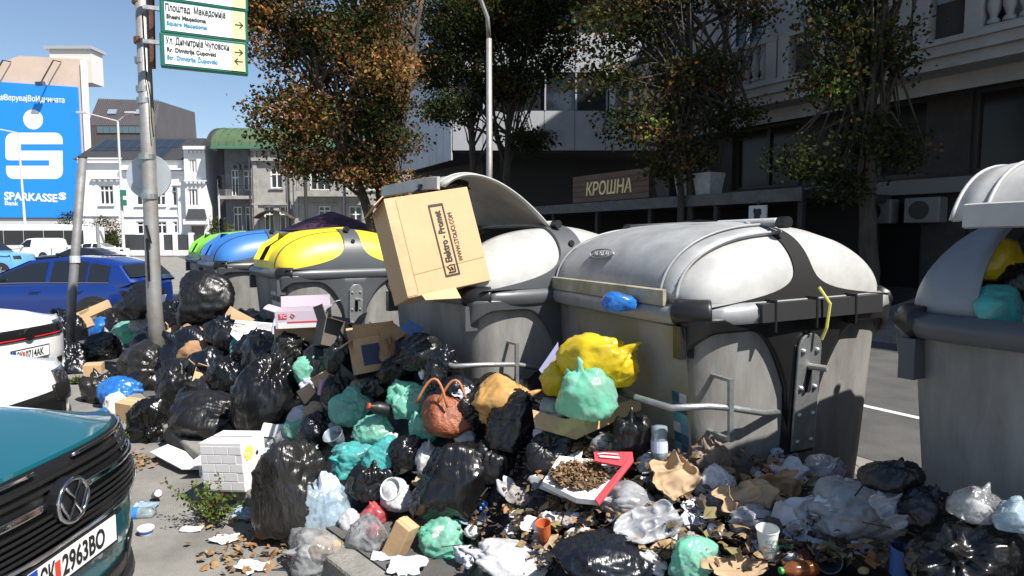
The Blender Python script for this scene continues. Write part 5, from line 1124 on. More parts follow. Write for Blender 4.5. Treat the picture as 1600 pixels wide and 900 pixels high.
# ---- black bags
GB = 'black rubbish bags in the pile'
K = lambda *a: a
BB = [  # px, py, w, h, material, knot, label
 (128, 468, 82, 58, 0, (.2, -.3, 1), 'loose black bag at the foot of the leaning pole'),
 (222, 470, 96, 62, 1, (-.7, -.2, .6), 'black bag behind the sign pole and long cartons'),
 (318, 464, 98, 86, 1, None, 'big square-shouldered black bag leaning on the blue container'),
 (268, 494, 78, 54, 0, (.3, -.5, .8), 'black bag tucked under the square-shouldered bag'),
 (92, 512, 76, 70, 2, (.5, -.2, .8), 'dusty black bag in front of the white hatchback nose'),
 (112, 558, 66, 74, 2, (-.3, -.2, 1), 'upright black bag against the white hatchback bumper'),
 (152, 545, 66, 52, 0, None, 'low black bag beside the upright bag at the hatchback bumper'),
 (158, 605, 66, 66, 3, (-.2, -.4, 1), 'greyish stretched black bag over the kerb by the blue bag'),
 (232, 572, 112, 86, 3, (.9, -.5, .2), 'wide stretched black bag with pleats, below the paper carrier'),
 (282, 600, 84, 86, 1, (.1, -.3, 1), 'tall black bag holding torn carton scraps'),
 (242, 660, 90, 86, 0, (.1, -1, .05), 'round black bag with knot turned to the kerb'),
 (338, 650, 150, 80, 1, (.7, -.4, .4), 'long flat black bag behind the white brick-pattern box'),
 (416, 610, 112, 130, 0, (.3, -.4, 1), 'tall heavily creased black bag in the middle of the heap'),
 (398, 540, 84, 62, 0, (.2, -.2, 1), 'black bag below the printed white carton'),
 (455, 545, 62, 56, 3, (.5, -.5, .6), 'thin greyish black bag below the red-edged carton'),
 (540, 552, 70, 66, 1, (-.2, -.6, .8), 'black bag beneath the dark carton flaps'),
 (660, 550, 92, 62, 3, (-1, -.4, -.2), 'shiny grey-black oval bag against the white container'),
 (456, 755, 138, 150, 3, (.8, -.5, .5), 'largest black bag standing on the kerb next to the brick-pattern box'),
 (578, 748, 88, 66, 0, (.2, -.3, 1), 'glossy pleated black bag behind the bluish clear bag'),
 (497, 668, 66, 58, 2, (.3, -.3, 1), 'small black bag with upright knot beside the mint bags'),
 (715, 745, 150, 130, 0, None, 'wide torn black bag with sharp folds in front of the handbag'),
 (640, 705, 70, 60, 0, (.4, -.4, .7), 'black bag under the teal bag'),
 (805, 655, 96, 98, 0, (.7, -.5, .6), 'taut black bag in front of the tan bag'),
 (700, 612, 96, 54, 2, (-.5, -.3, .6), 'navy black bag behind the brown handbag'),
 (592, 598, 62, 44, 0, (.1, -.3, 1), 'crumpled little black bag behind the mint bags'),
 (690, 580, 70, 66, 0, (.2, .1, 1), 'black bag hanging over the pedal bar of the white container'),
 (865, 700, 96, 70, 1, (-.3, -.4, .8), 'black bag beneath the cardboard tray'),
 (990, 672, 76, 90, 1, (-.2, -.3, 1), 'black bag pressed to the front of the grimy container'),
 (1510, 862, 220, 120, 0, (-.6, -.3, .7), 'big glossy black bag at the foot of the shaded container'),
 (955, 872, 200, 80, 2, None, 'flat black bag lying under the litter at the kerb end'),
 (1392, 738, 100, 56, 1, (.2, -.2, 1), 'black bag squeezed between the grimy and the shaded container'),
 (1448, 790, 90, 76, 2, (.3, -.2, .9), 'dark bag behind the clear bag by the shaded container'),
 (770, 720, 80, 70, 1, (.2, -.4, .8), 'black bag behind the wide torn bag'),
 (530, 610, 60, 60, 1, (.2, -.4, .8), 'black bag wedged under the cardboard panels'),
 (360, 580, 80, 60, 0, (.2, -.4, .8), 'black bag behind the torn brown carton'),
 (190, 505, 66, 54, 1, (.3, -.4, .8), 'black bag next to the blue and white carrier bags'),
 (350, 515, 70, 50, 2, (.3, -.4, .8), 'black bag behind the crumpled brown paper'),
 (620, 575, 60, 56, 1, (.1, -.4, .8), 'black bag under the open printed carton'),
 (735, 640, 64, 60, 3, (.3, -.4, .8), 'greyish black bag beside the tan bag'),
 (690, 560, 50, 50, 2, (.3, -.2, .9), 'black bag in the gap before the white container')]
for px, py, w, h, mi, kn, lab in BB: bag(lab, px, py, w, h, BK[mi], kn, group=GB, crease=1.15 if mi != 1 else .9, folds=1.2)
rb = np.random.default_rng(41); NB = [(130, 'the leaning pole'), (215, 'the sign pole'), (300, 'the crumpled brown paper'), (400, 'the printed white carton'), (520, 'the dark carton flaps'), (640, 'the open printed carton')]
for k in range(40):
    px, py = rb.uniform(95, 640), rb.uniform(470, 640)
    if px > 400 and py > 560 and px < 640: py -= 70
    if not onheap(hit(px, py + 14)) or (430 < px < 640 and py < 560): continue
    near = min(NB, key=lambda q: abs(q[0] - px))[1]; sz = rb.uniform(44, 72) * (1.15 if py > 540 else 1)
    bag('black bag buried in the heap near %s' % near, px, py, sz * 1.15, sz * .85, BK[int(rb.integers(4))], (rb.normal(), -.4, .7), sub=4, group='buried black bags near %s' % near, dy=.10, crease=1.1)
# ---- coloured and clear bags
bag('mint green bag lying beside the red carrier bag', 207, 522, 62, 42, MINT, (1, -.4, .2)); bag('mint green bag behind the cardboard panels', 485, 578, 54, 52, MINT, (.2, -.3, 1))
bag('upright mint green bag with long pleats beside the pink carton', 548, 632, 78, 62, MINT, (.3, -.4, 1), crease=1.3); bag('mint green bag bulging over the black bottle', 640, 622, 76, 62, MINT, (-.5, -.3, .7), crease=1.3); bag('mint green bag hanging beside the brown handbag', 664, 660, 54, 66, MINT, (.2, -.2, 1), crease=1.4)
bag('pale green bag sunk between the mint bags', 585, 668, 70, 50, MINT, None, crease=1.4); bag('teal see-through bag below the mint bags', 600, 712, 78, 66, TEALF, None, crease=1.4); bag('teal bag next to the see-through teal bag', 555, 715, 80, 52, TEALF, (-.8, -.4, .4), crease=1.4)
bag('plump tied mint bag resting on the cardboard tray', 918, 603, 100, 100, MINT, (-.25, -.1, 1), dy=-.1, crease=.8, sink=.45)
bag('bright yellow bag draped behind the plump mint bag', 938, 562, 142, 92, YELF, (.9, -.1, .5), dy=.05, crease=.75, facets=24, sink=.6); bag('yellow bag end folded down beside the tan bag', 872, 590, 60, 60, YELF, None, facets=14, dy=.0, sink=.6)
bag('tan plastic sack leaning on the taut black bag', 790, 625, 112, 84, TANF, (.9, -.3, .5), dy=.08, facets=13)
bag('translucent white bag of bread on the kerb stone', 492, 860, 102, 76, CLEAR, (-.8, -.5, .4), ins=[(KRAFT2, .18, .0, .05, .5), (PAPER, -.15, .0, -.1, .45)]); bag('bluish clear bag of bottles beside the largest black bag', 511, 778, 80, 98, CLEARB, (.2, -.2, 1), ins=[(TISS, .05, -.05, .2, .5), (BLUEF, -.05, -.05, -.2, .35), (PAPER, .2, -.1, -.25, .35)])
bag('crinkled clear tray bag with red contents next to the small brown box', 576, 832, 76, 62, CLEAR, None, crease=1.5, ins=[(REDF, .12, 0, .1, .4)]); bag('green see-through bag of cartons behind the small brown box', 688, 838, 78, 64, MINT, None, crease=1.5, ins=[(PAPER, .1, -.05, .05, .6)])
bag('milky bag resting on the pizza carton edge', 985, 778, 110, 56, MILK, (-.8, -.4, .1), ins=[(GREYP, .0, 0, .0, .45)]); bag('milky bag draped over the leaves near the grimy container', 1180, 812, 92, 48, MILK, None, crease=2.2); bag('long clear bag holding a brown roll in the leaf litter', 1335, 790, 165, 92, MILK, (-.9, -.3, .4), dy=-.12, crease=1.9, ins=[(GREYP, .15, 0, -.18, .45), (MINT, -.02, .05, .15, .2), (PAPER, -.25, 0, .05, .35)])
bag('clear knotted bag by the shaded container', 1525, 786, 82, 62, CLEAR, (.6, -.1, .8), ins=[(PAPER, .0, .0, -.15, .6)]); bag('clear bag of tissues touching the knotted clear bag', 1586, 802, 66, 58, CLEARB, None, crease=1.5, ins=[(PAPER, 0, 0, 0, .6)]); bag('mint see-through bag at the end of the flat black bag', 1082, 866, 86, 66, MINT, None, crease=1.3, ins=[(PAPER, 0, 0, 0, .55)])
bag('white shopping bag spread flat at the kerb end', 790, 876, 160, 54, WFILM, (-.9, -.2, .3), crease=1.2); bag('cloudy bag below the brown paper sack', 1118, 755, 70, 64, WFILM, None, crease=2.2); bag('blue plastic bag spilling white tissue at the kerb', 190, 610, 74, 46, BLUEF, (.9, -.2, .2), crease=1.2); bag('white bundle spilling from the blue bag', 180, 632, 40, 42, PAPER, None, crease=1.5, name='tissue_bundle', cat='tissue')
bag('pale blue carrier bag below the bright blue bag', 170, 532, 44, 46, CLEARB, (0, -.2, 1)); bag('bright blue carrier bag among the black bags', 160, 510, 46, 32, BLUEF, None); bag('red carrier bag beside the bright blue bag', 190, 512, 30, 34, REDF, None); bag('white carrier bag above the mint bag', 222, 500, 40, 40, WFILM, (.2, -.2, 1), crease=1.3)
bag('pink red bag with loose handles behind the clear tray bag', 584, 800, 50, 42, REDF, (-.3, -.3, 1)); bag('white crumpled bag beside the pink red bag', 548, 812, 40, 38, WFILM, None, crease=1.4); bag('milky bag and cups heap before the wide torn bag', 618, 772, 54, 56, WFILM, None, crease=1.2); bag('white torn bag tip in the folds of the black bag', 668, 712, 40, 60, WFILM, (0, -.2, 1), crease=1.3)
bag('teal plastic strip hanging over the black bag', 372, 540, 26, 44, TEALF, (0, 0, 1)); bag('pale bag beside the black knot bag', 470, 652, 44, 40, WFILM, None, crease=1.3); bag('mint bag scrap under the black knot bag', 462, 668, 40, 34, MINT, None, crease=1.3); bag('tied white bag on the litter by the pizza carton', 945, 692, 50, 34, CLEAR, None, ins=[(PAPER, 0, 0, 0, .5)])
bag('milky bag behind the litter under the torn red carton', 1290, 740, 80, 56, MILK, None, crease=2.2); bag('brown-green sack between the two near containers', 1395, 752, 62, 44, mat('olive_sack', (.16, .145, .1), .7, var=.3, vscale=8, bump=.3), (.3, 0, 1)); bag('clear food bag on the cardboard tray', 862, 636, 44, 34, CLEAR, None, crease=1.5, dy=-.05, sink=.5, ins=[(MINT, 0, 0, 0, .5)])
for lab, px, py, w, h, m_ in [('brown paper sack between the milky bag and the paper sack', 1052, 745, 60, 52, KRAFT2), ('white film bag under the long clear bag', 1250, 805, 66, 46, WFILM), ('torn kraft paper in front of the grimy container', 1160, 778, 70, 44, KRAFT2), ('rust brown paper heap by the lilac tissue', 1205, 762, 70, 40, KRAFT), ('small clear bag next to the sack between the containers', 1402, 790, 60, 52, MILK), ('white film bag crumpled behind the lettered cup', 1232, 742, 44, 34, WFILM), ('pale bag squashed below the pizza carton', 1010, 822, 70, 44, MILK)]:
    sheet(lab, px, py, w * 1.5, h * 1.25, m_, name='plastic_bag', cat='bag', lean=.75, cr=1.0, bend=.5, rot=.3, n=30, dy=-.05)
# blue film caught in the lid, rubbish in the raised container
o_ = bag('blue plastic caught under the lid lip of the grimy container', 968, 470, 56, 34, BLUEF, None, dy=0, crease=1.3); d_ = o_.dimensions; o_.location = at(968, 470, 3.3); o_.scale = (.19 / d_.x, .12 / d_.y, .11 / d_.z)
for lab, px, py, w, h, m_, Yd in [('yellow bag hanging from the mouth of the shaded container', 1556, 400, 90, 80, YELF, 2.5), ('teal bag hanging over the rim of the shaded container', 1560, 478, 96, 70, TEALF, 2.3), ('dark blue bag inside the shaded container', 1590, 440, 60, 60, BK[2], 2.42), ('black bag filling the shaded container', 1560, 470, 190, 110, BK[1], 2.85)]:
    o_ = bag(lab, 1300, 850, 100, 100, m_, None, crease=1.2, sub=4); d_ = o_.dimensions; s = Yd / 1000; o_.location = at(px, py, Yd); o_.scale = (w * s / d_.x, .7 * (w + h) / 2 * s / d_.y, h * s / d_.z)
card('flattened brown carton jammed in the mouth of the shaded container', [(1530, 482), (1612, 476), (1612, 524), (1536, 524)], CBD, Y0=2.27)
for lab, px, py, w, h, m_, Yd in [('black bag filling the white container behind the big box', 770, 400, 130, 80, BK[1], 4.75), ('black film strip trailing over the big box', 690, 292, 90, 22, BK[0], 4.45)]:
    o_ = bag(lab, 600, 650, 100, 100, m_, None, crease=1.2, sub=4); d_ = o_.dimensions; s = Yd / 1000; o_.location = at(px, py, Yd); o_.scale = (w * s / d_.x, .6 * (w + h) / 2 * s / d_.y, h * s / d_.z)
# ---- cartons and cardboard
def boxat(label, px, py, dims, rot, dy=0, **k):
    q = hit(px, py); c = at(px, py, q.y + dy); return carton(label, c, rot, dims, **k)
LC1 = card('long thin carton with green print lying on the black bags', [(98, 498), (168, 468), (173, 480), (104, 511)], CBD, lean=.5, t=.05, dy=-.55); LC2 = card('second long thin carton just below the first', [(99, 510), (140, 495), (146, 508), (103, 524)], CBD, lean=.5, t=.05, dy=-.6)
card('square brown carton flap behind the long cartons', [(70, 484), (80, 474), (104, 486), (96, 500)], CBD, t=.01); boxat('closed brown carton standing at the kerb under the greyish bag', 148, 592, (.2, .18, .2), (R(4), 0, R(20)), closed=True); boxat('small brown carton at the foot of the blue bag', 205, 655, (.2, .18, .2), (R(6), R(4), R(-15)), closed=True)
boxat('open brown carton torn on the tall black bag', 318, 610, (.26, .22, .2), (R(-30), R(18), R(25)), flaps=(60, 120, 100, 30)); boxat('small torn brown carton on the tall black bag', 290, 628, (.18, .15, .14), (R(-25), R(-30), R(10)), flaps=(40, 100, 60, None)); card('bluish printed strip on the torn carton', [(324, 597), (366, 582), (368, 588), (331, 602)], TISS, t=.012)
card('tall brown carton half behind the printed white carton', [(346, 500), (360, 478), (372, 486), (357, 516)], CBD, t=.01, lean=.3); card('brown carton side beside the printed white carton', [(362, 480), (398, 499), (392, 506), (360, 498)], CBD, t=.01, lean=.5)
PC = card('white printed carton with red edges and orange swoosh', [(360, 522), (368, 500), (440, 506), (445, 520), (430, 532), (380, 540)], CBW, lean=1.4, t=.02, dy=.05); card('red carton edge strip beside the printed carton', [(436, 503), (446, 506), (482, 528), (478, 532)], mat('red_carton', (.55, .04, .05), .5), lean=.9, t=.012)
ORA = mat('orange_ink', (.6, .16, .06), .6); GREYI = mat('grey_ink', (.2, .2, .25), .6); GREENI = mat('green_carton_ink', (.1, .16, .09), .7)
stroke(PC, [(367, 508), (371, 510.3), (376, 510.5), (383, 507)], .005, ORA, 'printed_swoosh'); stroke(PC, [(366, 505.2), (384, 506.4)], .006, GREYI, 'printed_line'); stroke(PC, [(363, 519), (366, 516), (371, 518)], .005, ORA, 'printed_swoosh')
for k in range(4): stroke(PC, [(401, 505 + k * 2.2), (424, 507 + k * 2.2)], .003, GREYI, 'printed_line')
stroke(PC, [(428, 512), (435, 513)], .005, GREYI, 'printed_line')
for o_, hx0, hy0, a0, b0 in ((LC1, 122.5, 494, (125, 491.5), (143, 483)), (LC2, 123.5, 508.6, (125, 506.5), (135, 502.5))):
    M = frame(oncard(o_, hx0, hy0), (1, 0, 0), (0, .3, 1)); MB().lathe([(.011, 0), (.011, .003)], 10, M).build('hand_hole', DARK, o_)
    A_, B_ = oncard(o_, *a0), oncard(o_, *b0); text('SELECT' if o_ is LC1 else 'SEL', .075, GREENI, o_, frame(A_, B_ - A_, (0, .3, 1)), xs=.75, depth=.001)
def print_on(o, px0, py0, px1, py1, m, nm, Yd, lift=.012):
    P = [at(x, y, Yd) - o.location for x, y in ((px0, py0), (px1, py0), (px1, py1), (px0, py1))]; MB().add(P, [(0, 1, 2, 3)]).build(nm, m, o)
TC = boxat('white and mauve carton with red print in front of the yellow container', 476, 508, (.44, .22, .15), (R(4), R(-2), R(6)), flaps=(70, 60, None, 8), m=mat('mauve_carton', (.5, .43, .5), .6), dy=-.05)
MB().bx((-.2, -.113, .0), (.2, -.111, .05)).build('white_band', CBW, TC); MB().bx((-.12, -.115, .045), (.14, -.1135, .058)).build('red_band', MATS['red_carton'], TC); MB().bx((-.19, -.115, .085), (-.12, -.1132, .13)).build('red_block', MATS['red_carton'], TC)
text('TC', .045, PW, TC, frame((-.18, -.1165, .092), (1, 0, 0), (0, 0, 1)), depth=.0005); text('TC', .04, MATS['red_carton'], TC, frame((.14, -.1135, .095), (1, 0, 0), (0, 0, 1)), depth=.0005)
MB().tube([(-.07, -.1135, .09), (-.09, -.1135, .11), (-.075, -.1135, .13), (-.05, -.1135, .11), (-.07, -.1135, .09)], .004, 4).build('print_mark', MATS['red_carton'], TC)
boxat('brown carton under the white and mauve carton', 470, 530, (.4, .25, .14), (0, 0, R(4)), closed=True)
boxat('open box lined dark, flaps up, near the yellow container', 522, 545, (.3, .26, .22), (R(-12), R(16), R(30)), flaps=(30, 20, 100, 40), m=CBK); card('dark carton flap standing upright', [(492, 532), (517, 500), (532, 517), (512, 548)], CBK, t=.008, lean=.2); card('second dark carton flap leaning the other way', [(532, 516), (538, 502), (560, 527), (548, 545)], CBK, t=.008, lean=.2)
BX = boxat('open brown carton with blue print, flaps spread, by the white container', 588, 580, (.3, .24, .26), (R(-14), R(-6), R(24)), flaps=(120, 125, 40, 20)); MB().bx((-.1, -.1225, .05), (.03, -.1215, .2)).build('blue_print', mat('navy_print', (.03, .04, .09), .7), BX)
card('brown flap standing above the open printed carton', [(577, 502), (590, 514), (592, 552), (578, 540)], CBD, t=.008, lean=.1); card('dark orange carton side behind the open printed carton', [(592, 516), (612, 502), (637, 520), (600, 546)], CBI, t=.008, lean=.3, dy=.08); card('blue plastic sheet against the white container', [(622, 512), (640, 500), (662, 513), (650, 528)], mat('blue_sheet', (.03, .1, .3), .4), t=.004, lean=.2, dy=.12)
card('brown panel leaning between the bags', [(484, 592), (531, 566), (533, 598), (500, 612)], CBD, lean=1.0, t=.008); card('square brown panel beside the pink carton', [(463, 612), (484, 598), (494, 612), (476, 632)], CBD, lean=.7, t=.008, dy=-.04); card('dark panel folded from the brown panel', [(532, 567), (560, 592), (554, 606), (533, 599)], CBK, lean=.8, t=.008)
boxat('pink carton standing against the mint bag', 512, 618, (.14, .12, .12), (R(-10), R(8), R(25)), m=mat('pink_carton', (.62, .36, .5), .6), closed=True)
WB = boxat('white paper-covered box with embossed brick pattern and yellow flower', 370, 756, (.32, .26, .34), (R(2), R(-3), R(-12)), m=mat('brick_box', (.66, .65, .66), .6, var=.08), closed=True, tape=False)
for r_ in range(5):
    for c_ in range(3):
        x0 = -.158 + c_ * .11 - (.055 if r_ % 2 else 0); xa, xb = max(x0, -.155), min(x0 + .104, .155)
        if xb - xa > .02: MB().bx((xa, -.1325, .012 + r_ * .062), (xb, -.13, .012 + r_ * .062 + .056)).build('embossed_brick', MATS['brick_box'], WB, bevel=.003)
YG = mat('yellow_print', (.66, .66, .12), .6)
m = MB()
for k in range(6): m.lathe([(.02, 0), (.02, .001)], 10, frame((.1625, -.06 + .032 * math.cos(k * 1.047), .25 + .032 * math.sin(k * 1.047)), (0, 1, 0), (0, 0, 1)))
m.build('printed_flower', YG, WB)
m = MB().lathe([(.014, 0), (.014, .001)], 10, frame((.1632, .03, .22), (0, 1, 0), (0, 0, 1))); m.build('hand_hole', DARK, WB)
sheet('white paper plates and wrapping behind the brick-pattern box', 338, 664, 40, 34, PAPER, lean=.6); sheet('dark-centred white tray behind the brick-pattern box', 355, 668, 34, 30, TISS, lean=.5, cr=.4)
card('flat white carton lid lying on the kerb stone', [(234, 706), (262, 694), (316, 716), (312, 732), (283, 732)], CBW, lean=2.4, t=.01); card('folded grey carton lying beside the white lid', [(288, 728), (322, 726), (326, 690), (318, 690), (312, 712)], mat('grey_carton', (.55, .55, .57), .7), lean=1.8, t=.008)
boxat('small plain brown box tipped on its corner by the clear tray bag', 615, 866, (.1, .1, .2), (R(-8), R(24), R(-30)), closed=True)
TRY = [card('torn cardboard tray under the plump mint bag', [(832, 640), (885, 655), (1000, 620), (1002, 640), (900, 686), (836, 668)], CBD, lean=.6, t=.012, dy=-.02), card('carton wall below the cardboard tray', [(838, 660), (900, 686), (892, 672), (850, 640)], CBI, lean=.3, t=.008)]
PZ = card('tilted pizza carton lid covered with dirt', [(848, 752), (874, 712), (966, 722), (972, 732), (938, 782), (900, 778)], CBW, lean=1.5, t=.03); PR = card('red torn carton edge beside the pizza carton', [(928, 706), (988, 706), (990, 720), (936, 788), (930, 780), (972, 728), (930, 720)], mat('pizza_red', (.55, .045, .06), .55), lean=1.4, t=.012); stroke(PR, [(934, 709.5), (944, 708), (966, 710)], .003, PAPER, 'printed_line'); stroke(PR, [(937, 713), (968, 715.5)], .006, PAPER, 'printed_line'); card('grey-white carton side under the pizza carton', [(842, 762), (848, 752), (912, 782), (910, 792)], mat('grey_carton', (.5, .5, .52), .7), lean=.6, t=.008)
card('brown carton corner behind the pizza carton', [(888, 704), (894, 690), (922, 702), (918, 712)], CBD, lean=.6, t=.01); card('torn red and white carton by the grimy container', [(1278, 756), (1300, 724), (1318, 730), (1304, 752)], MATS['pizza_red'], lean=.4, t=.008); card('white torn carton face beside the red carton', [(1262, 758), (1300, 724), (1297, 746), (1275, 760)], CBW, lean=.4, t=.008, dy=-.03)
card('lilac plastic panel wedged against the grimy container', [(842, 578), (872, 534), (874, 562), (852, 590)], mat('lilac_panel', (.33, .34, .55), .5), lean=.1, t=.006, Y0=3.75)
boxat('white paper carton beside the navy bag', 670, 590, (.13, .1, .06), (R(10), R(10), R(20)), m=CBW, closed=True)
# ---- paper bags, handbag
PBG = bag('kraft carrier bag with twisted handle among the black bags', 270, 530, 48, 44, KRAFT2, None, facets=16, crease=.5, name='paper_bag'); 
MB().tube([Vector((-.05, -.08, .12)), Vector((-.05, -.09, .19)), Vector((-.02, -.09, .22)), Vector((.01, -.09, .19)), Vector((.01, -.08, .12))], .007, 6).build('handle', KRAFT2, PBG); text('bolt', .12, BLK, PBG, frame((-.13, -PBG.dimensions.y * .5 - .004, -.1), (1, 0, 0), (0, 0, 1)), bold=.004)
sheet('large crumpled brown paper sack lying open', 300, 535, 62, 54, KRAFT, name='paper_sack', cat='paper', lean=.7, cr=.8, n=26); bag('brown paper heap under the paper sack', 308, 548, 56, 34, KRAFT, None, facets=16, name='paper_bundle', cat='paper'); bag('rolled brown paper in the open printed carton', 606, 545, 26, 44, KRAFT, (.2, 0, 1), name='paper_roll', cat='paper')
bag('tall crumpled brown-grey paper sack open towards the top', 1108, 715, 76, 78, mat('brown_grey_paper', (.2, .15, .115), .8, var=.3, vscale=6, bump=.35, bscale=16), (-.4, -.1, 1), crease=1.6, facets=16, name='paper_sack', cat='paper')
LEA = mat('brown_leather', (.26, .075, .03), .5, var=.35, vscale=14, bump=.7, bscale=38); HB = bag('brown woven leather handbag with twin handles', 702, 650, 96, 66, LEA, None, dy=-.1, crease=.6, facets=14, name='handbag', cat='handbag')
for k, xo in ((0, -.1), (1, 0.02)):
    MB().tube([Vector((xo + .19 * (q_ - .5) * 1.0, -.12 + .05 * k, .07 + .16 * math.sin(math.pi * q_))) for q_ in np.linspace(0, 1, 11)], .0085, 7).build('handle', mat('handle_leather', (.36, .13, .05), .5), HB, smooth=True)
sheet('smooth brown leather flap of the discarded bag', 684, 662, 50, 40, mat('leather_flap', (.22, .055, .02), .4, var=.3, vscale=9), name='leather_flap', cat='leather', lean=.6, cr=.5)
# ---- bottles, cups, cans
def bottle(label, px, py, ln, r, m, capm, rot, labm=None, dy=0, group=None):
    q = hit(px, py); T = thing('plastic_bottle', label, 'bottle', at(px, py, q.y - .03 + dy) + Vector((0, 0, r * .3)), rot=rot, group=group)
    MB().lathe([(r * .3, 0), (r * .95, .005), (r, .03), (r * .92, ln * .25), (r, ln * .35), (r, ln * .66), (r * .85, ln * .76), (r * .38, ln * .9), (r * .36, ln * .95)], 18).build('bottle_body', m, T, smooth=True)
    MB().lathe([(r * .44, ln * .93), (r * .44, ln), (r * .3, ln * 1.005)], 14).build('cap', capm, T)
    if labm: MB().lathe([(r * 1.015, ln * .36), (r * 1.015, ln * .64)], 18, cap=False).build('label_band', labm, T)
CP = film('bottle_film', (.6, .72, .8), .62, .12, .4, .3, 14); BCAP = mat('blue_cap', (.02, .09, .45), .4); WCAP = mat('white_cap', (.7, .7, .72), .4); BLAB = mat('blue_label', (.02, .16, .5), .5); GREENP = film('green_pet', (.05, .3, .08), .3, .12)
bottle('clear water bottle with blue label lying in the gutter', 242, 804, .27, .042, CP, BCAP, (R(90), 0, R(-82)), BLAB); bottle('blue spray bottle upside down beside the brick-pattern box', 326, 708, .24, .04, mat('pale_blue_pet', (.25, .45, .7), .3), BCAP, (R(168), R(8), 0), WCAP, dy=-.08)
bottle('milky bottle with purple cap on the mint bag scrap', 485, 640, .22, .04, mat('milk_pet', (.68, .58, .68), .35), mat('purple_cap', (.16, .04, .4), .4), (R(80), R(10), R(70))); bottle('black bottle with red cap between the mint bags', 622, 648, .22, .045, BLACKM, mat('red_cap', (.6, .05, .03), .4), (R(70), 0, R(-60))); bottle('pale bottle standing in the heap below the printed carton', 428, 528, .24, .045, mat('pale_pet', (.6, .64, .7), .3), BCAP, (R(-10), R(14), 0))
bottle('brown bottle with green cap in the leaf litter', 1275, 890, .15, .03, film('amber_pet', (.3, .09, .02), .3, .12), mat('green_cap', (.03, .3, .05), .4), (R(90), 0, R(-80))); bottle('clear bottle beside the grimy container front', 1030, 668, .2, .04, CP, mat('red_cap', (.6, .05, .03), .4), (R(175), 0, 0), TISS)
def cup(label, px, py, r, hh_, m, rot, band=None, dy=0, name='paper_cup', z=.0, txt=None):
    q = hit(px, py); T = thing(name, label, 'cup', at(px, py, q.y - .02 + dy) + Vector((0, 0, z)), rot=rot)
    MB().lathe([(r * .0, .004), (r * .72, .004), (r * .74, 0), (r, hh_), (r * 1.05, hh_), (r * 1.05, hh_ + .006), (r * .96, hh_ + .004), (r * .7, .01), (0, .01)], 22, cap=False).build('cup_wall', m, T, smooth=True, angle=50)
    if band: MB().lathe([(r * .83, hh_ * .3), (r * .97, hh_ * .8)], 22, cap=False).build('printed_band', band, T)
    if txt:
        for k, s_ in enumerate(txt): text(s_, .021, mat('green_ink', (.02, .12, .08), .6), T, frame((-.026 + .02 * (k % 2), -r * (.8 + .09 * (2 - k)) - .006, hh_ * (.68 - .2 * k)), (1, 0, 0), (0, .1, 1)), xs=.85, depth=.0006)
CUPW = mat('cup_white', (.66, .68, .66), .5, var=.1, vscale=20)
cup('white paper cup with green lettering standing in the leaves', 1200, 868, .042, .11, CUPW, (R(4), R(-4), 0), txt=('COPY', 'COMPLETE', 'NOW')); cup('paper cup lying with its white mouth outward', 1285, 862, .046, .1, mat('cup_dark', (.03, .035, .04), .5), (R(82), R(-8), R(-12))); cup('blue paper cup near the glossy black bag', 1403, 898, .04, .1, mat('cup_blue', (.03, .09, .28), .5), (R(4), R(6), 0)); cup('orange paper cup in the dark compost', 852, 842, .035, .08, mat('cup_orange', (.45, .1, .03), .5), (R(10), R(-8), 0))
cup('blue and white yoghurt tub on the tarmac', 228, 834, .046, .035, mat('tub_white', (.68, .7, .74), .5), (R(3), R(3), 0), band=BLAB, name='yoghurt_tub'); cup('white plastic tub before the wide torn bag', 622, 768, .065, .09, CUPW, (R(60), R(10), R(-30))); cup('clear plastic tub beside the teal bags', 528, 690, .07, .08, CP, (R(30), R(-20), 0)); cup('dull purple cup lying below the lilac tissue', 1238, 738, .04, .1, mat('cup_mauve', (.28, .25, .3), .4), (R(78), 0, R(40)))
cn = gnd(243, 775, .03); CN = thing('drink_can', 'crushed purple and silver drink can in the gutter', 'can', cn, rot=(R(60), R(20), R(30))); MB().lathe([(.022, 0), (.03, .008), (.03, .05), (.024, .07), (.03, .09), (.03, .1), (.024, .108)], 18).build('can_body', mat('can_purple', (.1, .03, .09), .3, .5, .6, 30, col2=(.5, .48, .5)), CN, smooth=True, angle=50); MB().lathe([(.024, .108), (.022, .106), (0, .106)], 18, cap=False).build('can_lid', GALV, CN)
